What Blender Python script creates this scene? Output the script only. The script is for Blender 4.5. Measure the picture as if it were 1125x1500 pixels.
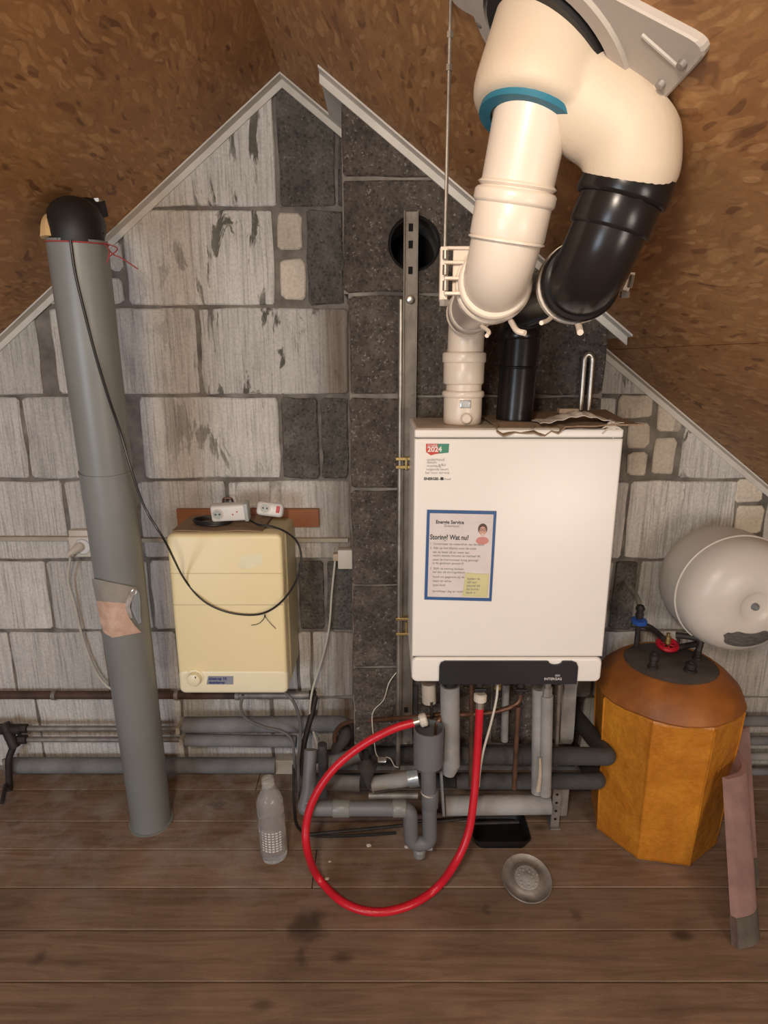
import bpy, bmesh, math, random
from math import sin, cos, tan, pi, radians as R, sqrt, atan2
from mathutils import Vector as V, Matrix
random.seed(7)
for o in list(bpy.data.objects): bpy.data.objects.remove(o)
S = bpy.context.scene; COL = S.collection

# ---------------------------------------------------------------- camera
H, D, FP, PT = 1.30, 1.72, 894.0, R(14.1)      # eye height, distance to gable wall, focal length (px of a 1125x1500 frame), pitch
cd = bpy.data.cameras.new('camera'); cam = bpy.data.objects.new('camera', cd); COL.objects.link(cam)
cd.sensor_fit = 'VERTICAL'; cd.sensor_height = 36; cd.lens = FP/1500*36; cd.clip_start = .02
cam.location = (0, -D, H); cam.rotation_euler = (pi/2-PT, 0, 0); S.camera = cam
# ---------------------------------------------------------------- world, lights, exposure
S.view_settings.view_transform = 'Standard'; S.view_settings.look = 'None'
S.view_settings.gamma = 1; S.view_settings.exposure = 0.06; S.view_settings.use_curve_mapping = False
w = bpy.data.worlds.new('attic_air'); S.world = w; w.use_nodes = True
w.node_tree.nodes['Background'].inputs[0].default_value = (1.0, .90, .80, 1)
w.node_tree.nodes['Background'].inputs[1].default_value = .55
def area(name, loc, target, sx, sy, e, col):
    l = bpy.data.lights.new(name, 'AREA'); l.shape = 'RECTANGLE'; l.size = sx; l.size_y = sy; l.energy = e; l.color = col
    o = bpy.data.objects.new(name, l); COL.objects.link(o); o.location = loc
    o.rotation_euler = (V(target)-V(loc)).to_track_quat('-Z', 'Y').to_euler(); return o
area('lamp_light', (-.22, -2.0, 1.62), (.25, -.2, .75), .16, .16, 13, (1, .86, .70))
area('skylight_light', (1.15, -2.35, .80), (.25, 0, .6), .5, .4, 13, (1, .90, .79))
area('window_light', (-1.3, -2.9, .8), (-.5, 0, .5), .7, .7, 22, (.74, .86, 1))

# ---------------------------------------------------------------- placing helpers
cP, sP = cos(PT), sin(PT)
def ray(px, py):
    a = (px-562.5)/FP; b = (750-py)/FP
    return V((a, cP+b*sP, b*cP-sP))
EYE = V((0, -D, H))
def P(px, py, Y):                      # the point of plane Y seen there
    r = ray(px, py); return EYE + r*((Y+D)/r.y)
def F(px, py, z=0):                    # the point at height z seen there
    r = ray(px, py); return EYE + r*((z-H)/r.z)
def PD(px, py, zc): return EYE + ray(px, py)*zc
AP = P(413, 113, 0); rt = P(1125, 715, 0); lt = P(0, 500, 0)
SR = (AP.z-rt.z)/(rt.x-AP.x); SL = (AP.z-lt.z)/(AP.x-lt.x)
def roof(x): return AP.z - (SR*(x-AP.x) if x > AP.x else SL*(AP.x-x))

# ---------------------------------------------------------------- materials
def nt(name):
    m = bpy.data.materials.new(name); m.use_nodes = True; n = m.node_tree.nodes; l = m.node_tree.links
    return m, n, l, n['Principled BSDF']
def rgba(c): return (c[0], c[1], c[2], 1)
def coords(n, l, scale=(1,1,1), rot=(0,0,0), kind='Object'):
    t = n.new('ShaderNodeTexCoord'); mp = n.new('ShaderNodeMapping')
    mp.inputs['Scale'].default_value = scale; mp.inputs['Rotation'].default_value = rot
    l.new(t.outputs[kind], mp.inputs[0]); return mp.outputs[0]
def noise(n, l, co, sc, det=4, rough=.55, dist=0):
    x = n.new('ShaderNodeTexNoise'); x.inputs['Scale'].default_value = sc; x.inputs['Detail'].default_value = det
    x.inputs['Roughness'].default_value = rough; x.inputs['Distortion'].default_value = dist
    l.new(co, x.inputs['Vector']); return x.outputs[0]
def ramp(n, l, f, stops):
    r = n.new('ShaderNodeValToRGB'); e = r.color_ramp.elements
    while len(e) < len(stops): e.new(.5)
    for k, (p, c) in enumerate(stops):
        e[k].position = p; e[k].color = rgba(c) if isinstance(c, tuple) else (c, c, c, 1)
    l.new(f, r.inputs[0]); return r.outputs[0]
def mix(n, l, f, a, b, mode='MIX'):
    m = n.new('ShaderNodeMix'); m.data_type = 'RGBA'; m.blend_type = mode
    for s, v in ((m.inputs[0], f), (m.inputs[6], a), (m.inputs[7], b)):
        if hasattr(v, 'links'): l.new(v, s)
        elif isinstance(v, (int, float)): s.default_value = v
        else: s.default_value = rgba(v)
    return m.outputs[2]
def math_(n, l, op, a, b=0):
    m = n.new('ShaderNodeMath'); m.operation = op
    for s, v in ((m.inputs[0], a), (m.inputs[1], b)):
        if hasattr(v, 'links'): l.new(v, s)
        else: s.default_value = v
    return m.outputs[0]
def bump(n, l, h, st, dist=.01, prev=None):
    b = n.new('ShaderNodeBump'); b.inputs['Strength'].default_value = st; b.inputs['Distance'].default_value = dist
    l.new(h, b.inputs['Height'])
    if prev: l.new(prev, b.inputs['Normal'])
    return b.outputs[0]
def mk(name, c, c2=None, sc=8, rough=.5, metal=0, bs=.15, bsc=60, stretch=(1,1,1), alpha=None, coat=0):
    m, n, l, b = nt(name); co = coords(n, l, stretch)
    c2 = c2 or tuple(x*.82 for x in c)
    f = ramp(n, l, noise(n, l, co, sc, 5), [(.32, 0.0), (.68, 1.0)])
    l.new(mix(n, l, f, c2, c), b.inputs['Base Color'])
    b.inputs['Roughness'].default_value = rough; b.inputs['Metallic'].default_value = metal
    if coat: b.inputs['Coat Weight'].default_value = coat
    if bs: l.new(bump(n, l, noise(n, l, co, bsc, 3), bs, .004), b.inputs['Normal'])
    return m
def osb():
    m, n, l, b = nt('osb_board')
    uv = n.new('ShaderNodeUVMap'); uv.uv_map = 'UVMap'
    layers = []
    base = noise(n, l, uv.outputs[0], 5, 6, .65)
    col = ramp(n, l, base, [(.25, (.24,.10,.034)), (.5, (.37,.175,.060)), (.75, (.49,.255,.095))])
    hsum = base
    for k, (rot, sx, sy) in enumerate(((.35, 14, 50), (1.25, 15, 56), (-.55, 16, 60), (.9, 24, 90), (2.2, 22, 84), (-1.1, 30, 110))):
        mp = n.new('ShaderNodeMapping'); mp.inputs['Rotation'].default_value = (0, 0, rot); mp.inputs['Scale'].default_value = (sx, sy, 1)
        mp.inputs['Location'].default_value = (k*3.7, k*1.9, 0)
        wob = n.new('ShaderNodeTexNoise'); wob.inputs['Scale'].default_value = 9; l.new(uv.outputs[0], wob.inputs['Vector'])
        ad = n.new('ShaderNodeMix'); ad.data_type = 'VECTOR'; ad.inputs[0].default_value = .06
        l.new(uv.outputs[0], ad.inputs[4]); l.new(wob.outputs[1], ad.inputs[5]); l.new(ad.outputs[1], mp.inputs[0])
        v = n.new('ShaderNodeTexVoronoi'); l.new(mp.outputs[0], v.inputs['Vector']); v.inputs['Scale'].default_value = 1
        v.inputs['Randomness'].default_value = 1
        s = n.new('ShaderNodeSeparateColor'); l.new(v.outputs['Color'], s.inputs[0])
        sel = ramp(n, l, s.outputs[0], [(.52, 0.0), (.56, 1.0)])
        shape = ramp(n, l, v.outputs['Distance'], [(.38, 1.0), (.50, 0.0)])
        msk = math_(n, l, 'MULTIPLY', math_(n, l, 'MULTIPLY', sel, shape), .62)
        tone = ramp(n, l, s.outputs[1], [(0, (.09,.030,.012)), (.07, (.18,.065,.022)), (.11, (.31,.14,.046)), (.55, (.40,.195,.066)), (.92, (.56,.31,.125))])
        col = mix(n, l, msk, col, tone)
        hsum = math_(n, l, 'ADD', hsum, math_(n, l, 'MULTIPLY', msk, s.outputs[2]))
    fine = noise(n, l, uv.outputs[0], 90, 4, .7)
    col = mix(n, l, .5, col, ramp(n, l, fine, [(.3, .72), (.7, 1.12)]), 'MULTIPLY')
    l.new(col, b.inputs['Base Color']); b.inputs['Roughness'].default_value = .62
    l.new(bump(n, l, math_(n, l, 'ADD', hsum, math_(n, l, 'MULTIPLY', fine, .5)), .2, .004), b.inputs['Normal'])
    return m
def block_mat(name, a, b2, stain=.6, ribs=1.0, bs=.5):
    m, n, l, b = nt(name); co = coords(n, l)
    oi = n.new('ShaderNodeObjectInfo')
    add = n.new('ShaderNodeVectorMath'); add.operation = 'ADD'; l.new(co, add.inputs[0])
    sc = n.new('ShaderNodeVectorMath'); sc.operation = 'SCALE'; sc.inputs[0].default_value = (9, 0, 5); l.new(oi.outputs['Random'], sc.inputs['Scale']); l.new(sc.outputs[0], add.inputs[1])
    q = add.outputs[0]
    mp = n.new('ShaderNodeMapping'); mp.inputs['Scale'].default_value = (1, 1, .05); l.new(q, mp.inputs[0])
    rib = noise(n, l, mp.outputs[0], 75, 2, .5)
    mp2 = n.new('ShaderNodeMapping'); mp2.inputs['Scale'].default_value = (1, 1, .28); l.new(q, mp2.inputs[0])
    f = ramp(n, l, noise(n, l, q, 7, 6, .6), [(.3, 0.0), (.7, 1.0)])
    col = mix(n, l, f, b2, a)
    col = mix(n, l, .20*ribs, col, ramp(n, l, rib, [(.36, .40), (.54, 1.08)]), 'MULTIPLY')
    mp3 = n.new('ShaderNodeMapping'); mp3.inputs['Scale'].default_value = (1, 1, .035); l.new(q, mp3.inputs[0])
    rib2 = noise(n, l, mp3.outputs[0], 190, 2, .5)
    col = mix(n, l, .45*ribs, col, ramp(n, l, rib2, [(.38, .50), (.47, 1.03)]), 'MULTIPLY')
    blot = ramp(n, l, noise(n, l, mp2.outputs[0], 19, 5, .62, .6), [(.555, 0.0), (.59, 1.0)])
    zone = ramp(n, l, noise(n, l, q, 3.4, 2), [(.40, 0.0), (.50, 1.0)])
    sz = n.new('ShaderNodeSeparateXYZ'); l.new(co, sz.inputs[0])
    za = n.new('ShaderNodeMapRange'); za.inputs[1].default_value = .86; za.inputs[2].default_value = 1.08; za.inputs[3].default_value = .12; l.new(sz.outputs[2], za.inputs[0])
    xa_ = n.new('ShaderNodeMapRange'); xa_.inputs[1].default_value = -.62; xa_.inputs[2].default_value = -.42; xa_.inputs[3].default_value = .2; l.new(sz.outputs[0], xa_.inputs[0])
    place = math_(n, l, 'MULTIPLY', za.outputs[0], xa_.outputs[0])
    col = mix(n, l, math_(n, l, 'MULTIPLY', math_(n, l, 'MULTIPLY', math_(n, l, 'MULTIPLY', blot, zone), stain), place), col, (.085, .075, .052))
    speck = ramp(n, l, noise(n, l, q, 130, 3, .7), [(.35, .7), (.6, 1.05)])
    col = mix(n, l, .55, col, speck, 'MULTIPLY')
    rnd = ramp(n, l, oi.outputs['Random'], [(0, .86), (1, 1.1)])
    col = mix(n, l, 1.0, col, rnd, 'MULTIPLY')
    # sooty brown stain and dark shadow line beside the chimney breast, painted as colour
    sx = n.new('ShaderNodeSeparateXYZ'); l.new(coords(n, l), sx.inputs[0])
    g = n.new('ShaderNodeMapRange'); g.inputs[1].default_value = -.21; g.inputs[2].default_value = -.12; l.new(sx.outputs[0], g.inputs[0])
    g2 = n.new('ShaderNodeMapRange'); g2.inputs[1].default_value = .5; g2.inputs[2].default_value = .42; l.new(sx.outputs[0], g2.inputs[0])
    soot_shade = math_(n, l, 'MULTIPLY', math_(n, l, 'MULTIPLY', g.outputs[0], g2.outputs[0]), ramp(n, l, noise(n, l, mp.outputs[0], 20, 3), [(.3, .35), (.6, .95)]))
    col = mix(n, l, soot_shade, col, (.12, .072, .040))
    l.new(col, b.inputs['Base Color']); b.inputs['Roughness'].default_value = .92
    h = math_(n, l, 'ADD', math_(n, l, 'MULTIPLY', rib, ribs), math_(n, l, 'MULTIPLY', noise(n, l, q, 110, 4, .7), .5))
    l.new(bump(n, l, h, bs, .008), b.inputs['Normal'])
    return m
def cinder(name, a, b2, lite):
    m, n, l, b = nt(name); co = coords(n, l)
    f = ramp(n, l, noise(n, l, co, 16, 6, .7), [(.3, 0.0), (.7, 1.0)])
    col = mix(n, l, f, b2, a)
    v = n.new('ShaderNodeTexVoronoi'); v.inputs['Scale'].default_value = 95; l.new(co, v.inputs['Vector'])
    pit = ramp(n, l, v.outputs['Distance'], [(.10, .35), (.45, 1.15)])
    col = mix(n, l, .7, col, pit, 'MULTIPLY')
    li = ramp(n, l, noise(n, l, co, 120, 4, .8), [(.58, 0.0), (.68, 1.0)])
    col = mix(n, l, math_(n, l, 'MULTIPLY', li, .5), col, lite)
    l.new(col, b.inputs['Base Color']); b.inputs['Roughness'].default_value = .95
    h = math_(n, l, 'ADD', v.outputs['Distance'], noise(n, l, co, 70, 5, .75))
    l.new(bump(n, l, h, .8, .008), b.inputs['Normal']); return m
def plank_mat():
    m, n, l, b = nt('floorboard_wood'); co = coords(n, l)
    oi = n.new('ShaderNodeObjectInfo')
    mp = n.new('ShaderNodeMapping'); mp.inputs['Scale'].default_value = (.09, 1, 1); l.new(co, mp.inputs[0])
    sc = n.new('ShaderNodeVectorMath'); sc.operation = 'SCALE'; sc.inputs[0].default_value = (3, 7, 5); l.new(oi.outputs['Random'], sc.inputs['Scale']); l.new(sc.outputs[0], mp.inputs['Location'])
    g = noise(n, l, mp.outputs[0], 34, 7, .62, 1.4)
    col = ramp(n, l, g, [(.25, (.15,.088,.053)), (.5, (.26,.162,.103)), (.78, (.36,.24,.16))])
    big = ramp(n, l, noise(n, l, co, 3.2, 5, .6), [(.3, .62), (.7, 1.12)])
    col = mix(n, l, .9, col, big, 'MULTIPLY')
    kn = n.new('ShaderNodeMapping'); kn.inputs['Scale'].default_value = (4.2, 8, 1); l.new(co, kn.inputs[0])
    v = n.new('ShaderNodeTexVoronoi'); v.inputs['Scale'].default_value = 1; l.new(kn.outputs[0], v.inputs['Vector'])
    k = ramp(n, l, v.outputs['Distance'], [(.05, 1.0), (.10, .55), (.15, 0.0)])
    s = n.new('ShaderNodeSeparateColor'); l.new(v.outputs['Color'], s.inputs[0])
    k = math_(n, l, 'MULTIPLY', k, ramp(n, l, s.outputs[0], [(.45, 0.0), (.5, .8)]))
    col = mix(n, l, k, col, (.045, .022, .012))
    # plaster dust near the wall, scorch marks in front
    sx = n.new('ShaderNodeSeparateXYZ'); l.new(co, sx.inputs[0])
    mr = n.new('ShaderNodeMapRange'); mr.inputs[1].default_value = -.62; mr.inputs[2].default_value = -.2; l.new(sx.outputs[1], mr.inputs[0])
    dn = ramp(n, l, noise(n, l, co, 7, 7, .72), [(.44, 0.0), (.72, 1.0)])
    mrx = n.new('ShaderNodeMapRange'); mrx.inputs[1].default_value = .5; mrx.inputs[2].default_value = -.3; l.new(sx.outputs[0], mrx.inputs[0])
    dm = math_(n, l, 'MULTIPLY', math_(n, l, 'MULTIPLY', mr.outputs[0], dn), math_(n, l, 'ADD', math_(n, l, 'MULTIPLY', mrx.outputs[0], .40), .42))
    col = mix(n, l, dm, col, (.42, .39, .36))
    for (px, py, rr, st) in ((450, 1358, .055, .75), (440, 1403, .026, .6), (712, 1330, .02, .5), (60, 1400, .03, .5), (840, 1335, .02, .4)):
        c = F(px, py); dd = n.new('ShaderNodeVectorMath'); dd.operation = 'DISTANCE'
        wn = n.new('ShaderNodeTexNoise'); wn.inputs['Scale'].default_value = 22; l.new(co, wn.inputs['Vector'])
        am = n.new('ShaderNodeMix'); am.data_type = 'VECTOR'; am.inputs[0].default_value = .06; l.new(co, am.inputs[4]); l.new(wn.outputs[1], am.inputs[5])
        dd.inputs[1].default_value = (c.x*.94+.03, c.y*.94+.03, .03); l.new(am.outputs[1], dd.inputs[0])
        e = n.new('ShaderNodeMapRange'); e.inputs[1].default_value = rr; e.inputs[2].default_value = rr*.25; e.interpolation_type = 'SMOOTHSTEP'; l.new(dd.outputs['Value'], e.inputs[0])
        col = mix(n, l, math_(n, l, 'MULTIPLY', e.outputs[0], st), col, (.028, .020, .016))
    rnd = ramp(n, l, oi.outputs['Random'], [(0, .88), (1, 1.1)])
    col = mix(n, l, 1.0, col, rnd, 'MULTIPLY')
    l.new(col, b.inputs['Base Color']); b.inputs['Roughness'].default_value = .72
    l.new(bump(n, l, math_(n, l, 'ADD', g, noise(n, l, co, 60, 4, .7)), .22, .004), b.inputs['Normal']); return m
def glossy_black():
    m = mk('black_duct_plastic', (.010,.009,.009), (.016,.013,.012), 9, .25, bs=.06, bsc=25)
    m.node_tree.nodes['Principled BSDF'].inputs['Specular IOR Level'].default_value = .28; return m
def glass_mat():
    m, n, l, b = nt('clear_plastic'); b.inputs['Base Color'].default_value = (.97, .97, .96, 1)
    b.inputs['Transmission Weight'].default_value = .86; b.inputs['Roughness'].default_value = .08; b.inputs['IOR'].default_value = 1.22
    co = coords(n, l); l.new(bump(n, l, noise(n, l, co, 30, 3), .35, .01), b.inputs['Normal']); return m
def jacket():
    m, n, l, b = nt('orange_jacket'); co = coords(n, l)
    f = ramp(n, l, noise(n, l, co, 9, 6, .7), [(.3, 0.0), (.75, 1.0)])
    col = mix(n, l, f, (.42, .14, .012), (.68, .28, .028))
    v = ramp(n, l, noise(n, l, co, 60, 4, .7), [(.4, .75), (.6, 1.05)])
    col = mix(n, l, .4, col, v, 'MULTIPLY')
    l.new(col, b.inputs['Base Color']); b.inputs['Roughness'].default_value = .38
    l.new(bump(n, l, noise(n, l, co, 14, 5, .6), .45, .02), b.inputs['Normal']); return m

M = dict(
 osb=osb(),
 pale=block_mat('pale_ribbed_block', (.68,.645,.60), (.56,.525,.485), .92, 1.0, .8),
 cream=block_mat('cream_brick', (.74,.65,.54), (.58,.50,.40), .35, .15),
 dark=cinder('dark_cinder_block', (.155,.14,.122), (.055,.047,.040), (.42,.39,.36)),
 breast=cinder('chimney_block', (.125,.103,.085), (.036,.027,.021), (.50,.46,.42)),
 mortar=mk('mortar', (.27,.24,.21), (.10,.085,.072), 14, .95, bs=.8, bsc=70),
 wood=plank_mat(),
 under=mk('dark_subfloor', (.03,.02,.015), rough=.9),
 trim=mk('white_trim', (.66,.62,.56), (.52,.48,.42), 9, .5, bs=.1),
 boiler=mk('white_enamel', (.80,.755,.71), (.77,.725,.67), 2.5, .33, bs=.03, bsc=200),
 boiler2=mk('dusty_enamel', (.60,.52,.43), (.42,.34,.26), 9, .6, bs=.15),
 plastic=mk('greyed_white_plastic', (.46,.41,.36), (.42,.37,.32), 5, .5, bs=.05),
 railm=mk('dull_rail_steel', (.21,.18,.15), (.11,.095,.08), 16, .5, .4, bs=.2),
 panel=mk('black_panel', (.022,.022,.028), (.015,.015,.02), 5, .35, bs=.03),
 duct=mk('cream_duct_plastic', (.72,.62,.52), (.68,.58,.47), 4, .33, bs=.03, bsc=120),
 adapter=mk('matt_cream_plastic', (.62,.51,.39), (.58,.47,.35), 5, .55, bs=.08, bsc=260),
 duct_grey=mk('worn_cream_plastic', (.60,.53,.46), (.50,.43,.36), 7, .45, bs=.05),
 black=glossy_black(),
 rubber=mk('black_rubber', (.012,.011,.011), rough=.55, bs=.1),
 blue=mk('blue_seal', (.02,.16,.24), rough=.5),
 pvc=mk('grey_pvc', (.215,.222,.210), (.185,.19,.178), 5, .38, bs=.04, bsc=40),
 pvc_d=mk('dark_grey_pvc', (.155,.16,.165), (.12,.122,.126), 8, .5, bs=.08, bsc=40),
 foam=mk('grey_foam_insulation', (.215,.215,.22), (.13,.128,.128), 11, .85, bs=.5, bsc=90),
 foam_l=mk('pale_foam_insulation', (.36,.35,.34), (.22,.21,.20), 9, .8, bs=.4, bsc=90),
 foam_d=mk('dark_foam_insulation', (.065,.061,.060), (.036,.033,.032), 9, .85, bs=.4, bsc=90),
 steel=mk('galvanised_steel', (.42,.38,.33), (.24,.21,.18), 22, .42, .75, bs=.15),
 bright=mk('bright_steel', (.7,.66,.6), (.5,.46,.4), 20, .3, .9, bs=.1),
 rust=mk('rusty_pipe', (.12,.066,.045), (.05,.03,.024), 16, .7, .2, bs=.4),
 copper=mk('tarnished_copper', (.22,.115,.07), (.10,.055,.038), 18, .45, .6, bs=.15),
 brass=mk('brass', (.55,.40,.16), (.32,.22,.09), 20, .4, .8, bs=.1),
 iron=mk('dark_iron', (.05,.042,.038), (.025,.02,.018), 25, .6, .4, bs=.3),
 yellow=mk('yellowed_enamel', (.84,.71,.42), (.81,.68,.39), 3, .38, bs=.03, bsc=150),
 yellow2=mk('pale_yellow_enamel', (.84,.76,.54), (.81,.73,.51), 3, .38, bs=.03),
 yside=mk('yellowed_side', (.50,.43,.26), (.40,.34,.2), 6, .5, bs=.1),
 patch=mk('faded_yellow', (.90,.82,.56), rough=.4, bs=0),
 white=mk('white_plastic', (.74,.72,.68), rough=.4, bs=.02),
 offwhite=mk('aged_white_plastic', (.66,.60,.52), (.58,.52,.44), 9, .45, bs=.05),
 grey_lt=mk('light_grey_plastic', (.42,.45,.43), rough=.4, bs=.02),
 cable_w=mk('white_cable', (.62,.58,.50), (.5,.46,.39), 12, .5, bs=.05),
 cable_g=mk('grey_cable', (.17,.16,.15), (.10,.095,.09), 18, .5, bs=.1),
 cable_k=mk('black_cable', (.016,.014,.014), rough=.4, bs=.05),
 red=mk('red_hose', (.62,.012,.030), (.52,.010,.022), 25, .33, bs=.12, bsc=160),
 redp=mk('red_plastic', (.55,.01,.03), rough=.4, bs=.02),
 bluep=mk('blue_plastic', (.03,.10,.42), rough=.4, bs=.02),
 redstr=mk('red_string', (.35,.05,.05), rough=.8, bs=.2),
 card=mk('cardboard', (.30,.20,.125), (.22,.145,.09), 8, .9, bs=.25),
 paper=mk('crumpled_paper', (.62,.54,.46), (.50,.42,.35), 12, .85, bs=.3, bsc=30),
 lath=mk('orange_brown_lath', (.36,.135,.055), (.24,.085,.035), 7, .7, bs=.2, stretch=(.2,1,1)),
 stripw=mk('dusty_strip', (.47,.42,.34), (.34,.29,.23), 13, .7, bs=.2),
 clay=mk('pink_clay', (.34,.20,.17), (.22,.13,.11), 12, .9, bs=.5),
 clay_d=mk('weathered_clay', (.15,.125,.10), (.07,.058,.048), 14, .95, bs=.8),
 jacket=jacket(), lid=mk('tank_lid', (.115,.098,.083), (.06,.05,.042), 14, .75, bs=.4),
 vessel=mk('white_vessel_paint', (.70,.645,.575), (.64,.58,.51), 5, .36, bs=.03),
 label=mk('printed_label', (.32,.29,.27), (.17,.15,.15), 70, .5, bs=0, stretch=(1,1,4)),
 ink=mk('dark_ink', (.06,.06,.065), rough=.7, bs=0), ink2=mk('faded_ink', (.34,.31,.29), rough=.7, bs=0), inkb=mk('blue_ink', (.03,.05,.22), rough=.6, bs=0),
 plate=mk('silver_label', (.34,.36,.42), rough=.35, metal=.3, bs=0), bluef=mk('blue_frame', (.035,.10,.26), rough=.4, bs=0),
 sheet=mk('printed_sheet', (.66,.60,.58), (.60,.53,.51), 22, .45, bs=.5, bsc=35), note=mk('yellow_note', (.62,.58,.30), rough=.7, bs=.1),
 skin=mk('portrait_skin', (.62,.34,.26), rough=.6, bs=0), hair=mk('portrait_hair', (.10,.055,.05), rough=.6, bs=0), pinkc=mk('portrait_pink', (.60,.25,.22), rough=.6, bs=0),
 stred=mk('sticker_red', (.60,.06,.04), rough=.4, bs=0), stgreen=mk('sticker_green', (.05,.25,.16), rough=.4, bs=0), stwhite=mk('sticker_white', (.82,.78,.74), rough=.4, bs=0),
 tape=mk('silver_tape', (.50,.56,.60), (.35,.40,.44), 20, .3, .4, bs=.5, bsc=30),
 zinc=mk('dusty_zinc', (.36,.33,.30), (.20,.18,.16), 22, .55, .5, bs=.3),
 pinkwrap=mk('pink_sachet_print', (.62,.43,.33), (.45,.27,.19), 40, .5, bs=.4, bsc=30), greywrap=mk('clear_sachet', (.33,.305,.27), (.25,.23,.2), 20, .22, bs=.4, bsc=30),
 foil=mk('foil_edge', (.75,.75,.74), (.5,.5,.5), 60, .2, .6, bs=.5, bsc=60),
 void=mk('soot_shade', (.006,.005,.005), rough=.95, bs=.2), beige=mk('beige_plastic', (.55,.42,.30), rough=.5, bs=.02),  # void: black for the flue, and for shade painted in slots and holes
 grey_block=mk('grey_render', (.30,.29,.28), (.20,.19,.185), 20, .95, bs=.8, bsc=80),
 glass=glass_mat(), cloth=mk('grimy_cloth', (.05,.042,.036), (.03,.025,.02), 12, .95, bs=.6),
 foamy=mk('yellow_foam', (.62,.42,.20), (.5,.32,.14), 20, .9, bs=.5))

# ---------------------------------------------------------------- object helpers
def link(name, me, mat, parent=None, loc=None, smooth=False):
    """mesh in world coordinates -> object whose origin is its parent's (or loc)"""
    org = V((0,0,0))
    if parent is not None: org = parent['_o'] if '_o' in parent else V((0,0,0)); org = V(org)
    elif loc is not None: org = V(loc)
    if org.length: me.transform(Matrix.Translation(-org))
    if mat: me.materials.append(M[mat] if isinstance(mat, str) else mat)
    o = bpy.data.objects.new(name, me); COL.objects.link(o)
    if parent is not None: o.parent = parent; o['_o'] = list(org)
    else: o.location = org; o['_o'] = list(org)
    if smooth:
        for p in me.polygons: p.use_smooth = True
        try: me.set_sharp_from_angle(angle=R(42))
        except Exception: pass
    return o
def obj(name, bm, mat, parent=None, loc=None, smooth=False):
    bmesh.ops.recalc_face_normals(bm, faces=bm.faces[:])
    me = bpy.data.meshes.new(name); bm.to_mesh(me); bm.free(); return link(name, me, mat, parent, loc, smooth)
def thing(name, label, cat, loc=(0,0,0), group=None):
    o = bpy.data.objects.new(name, None); COL.objects.link(o); o.location = loc; o['_o'] = list(loc); o.empty_display_size = .05
    return tag(o, label, cat, group)
def tag(o, label, cat, group=None):
    o['label'] = label; o['category'] = cat
    if group: o['group'] = group
    return o
def struct(o): o['kind'] = 'structure'; return o
def box(bm, a, b, bev=0, seg=2, mat=None):
    a = V(a); b = V(b); c = (a+b)/2; d = b-a
    r = bmesh.ops.create_cube(bm, size=1, matrix=(mat or Matrix()) @ Matrix.Translation(c) @ Matrix.Diagonal((abs(d.x), abs(d.y), abs(d.z), 1)))
    if bev:
        es = {e for v in r['verts'] for e in v.link_edges}
        bmesh.ops.bevel(bm, geom=list(es), offset=bev, segments=seg, affect='EDGES', profile=.5)
    return bm
def nb(): return bmesh.new()
def catmull(pts, n=6):
    pts = [V(p) for p in pts]; q = [pts[0]*2-pts[1]]+pts+[pts[-1]*2-pts[-2]]; out = []
    for i in range(1, len(q)-2):
        for k in range(n):
            t = k/n; p0, p1, p2, p3 = q[i-1:i+3]
            out.append(.5*((2*p1)+(p2-p0)*t+(2*p0-5*p1+4*p2-p3)*t*t+(3*p1-p0-3*p2+p3)*t*t*t))
    return out+[pts[-1]]
def fillet(pts, rad, n=7):
    pts = [V(p) for p in pts]; out = [pts[0]]
    for i in range(1, len(pts)-1):
        a, b, c = pts[i-1], pts[i], pts[i+1]; u = (a-b); v = (c-b)
        r = min(rad, u.length*.48, v.length*.48); s = b+u.normalized()*r; e = b+v.normalized()*r
        for k in range(n+1):
            t = k/n; out.append(s*(1-t)**2+b*2*t*(1-t)+e*t*t)
    return out+[pts[-1]]
def tube(bm, pts, r, seg=12, caps=True, bulge=0):
    pts = [V(p) for p in pts]; n = len(pts)
    rr = r if isinstance(r, (list, tuple)) else [r]*n
    if len(rr) != n: rr = [rr[0]+(rr[-1]-rr[0])*i/(n-1) for i in range(n)]
    t0 = (pts[1]-pts[0]).normalized(); up = V((0,0,1)) if abs(t0.z) < .9 else V((0,1,0))
    x = t0.cross(up).normalized(); rings = []
    for i in range(n):
        t = (pts[min(i+1, n-1)]-pts[max(i-1, 0)]).normalized()
        x = (x-t*x.dot(t)).normalized(); y = t.cross(x)
        rings.append([bm.verts.new(pts[i]+(x*cos(2*pi*k/seg)+y*sin(2*pi*k/seg))*rr[i]) for k in range(seg)])
    for i in range(n-1):
        for k in range(seg):
            bm.faces.new((rings[i][k], rings[i][(k+1)%seg], rings[i+1][(k+1)%seg], rings[i+1][k]))
    if caps: bm.faces.new(rings[0][::-1]); bm.faces.new(rings[-1])
    return bm
def lathe(bm, origin, axis, prof, seg=24, caps=True):
    """prof = [(distance along axis, radius)]"""
    a = V(axis).normalized(); o = V(origin); u = V((0,0,1)) if abs(a.z) < .9 else V((1,0,0)); x = a.cross(u).normalized(); y = a.cross(x); rings = []
    for h, r in prof:
        rings.append([bm.verts.new(o+a*h+(x*cos(2*pi*k/seg)+y*sin(2*pi*k/seg))*max(r, 1e-4)) for k in range(seg)])
    for i in range(len(prof)-1):
        for k in range(seg): bm.faces.new((rings[i][k], rings[i][(k+1)%seg], rings[i+1][(k+1)%seg], rings[i+1][k]))
    if caps: bm.faces.new(rings[0][::-1]); bm.faces.new(rings[-1])
    return bm
def collar(bm, p, d, r, ln, seg=28, lip=.002):
    d = V(d).normalized(); return lathe(bm, V(p)-d*ln/2, d, [(0, r-lip*1.5), (lip, r-lip*.4), (lip*1.8, r), (ln-lip*1.8, r), (ln-lip, r-lip*.4), (ln, r-lip*1.5)], seg)
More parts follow.
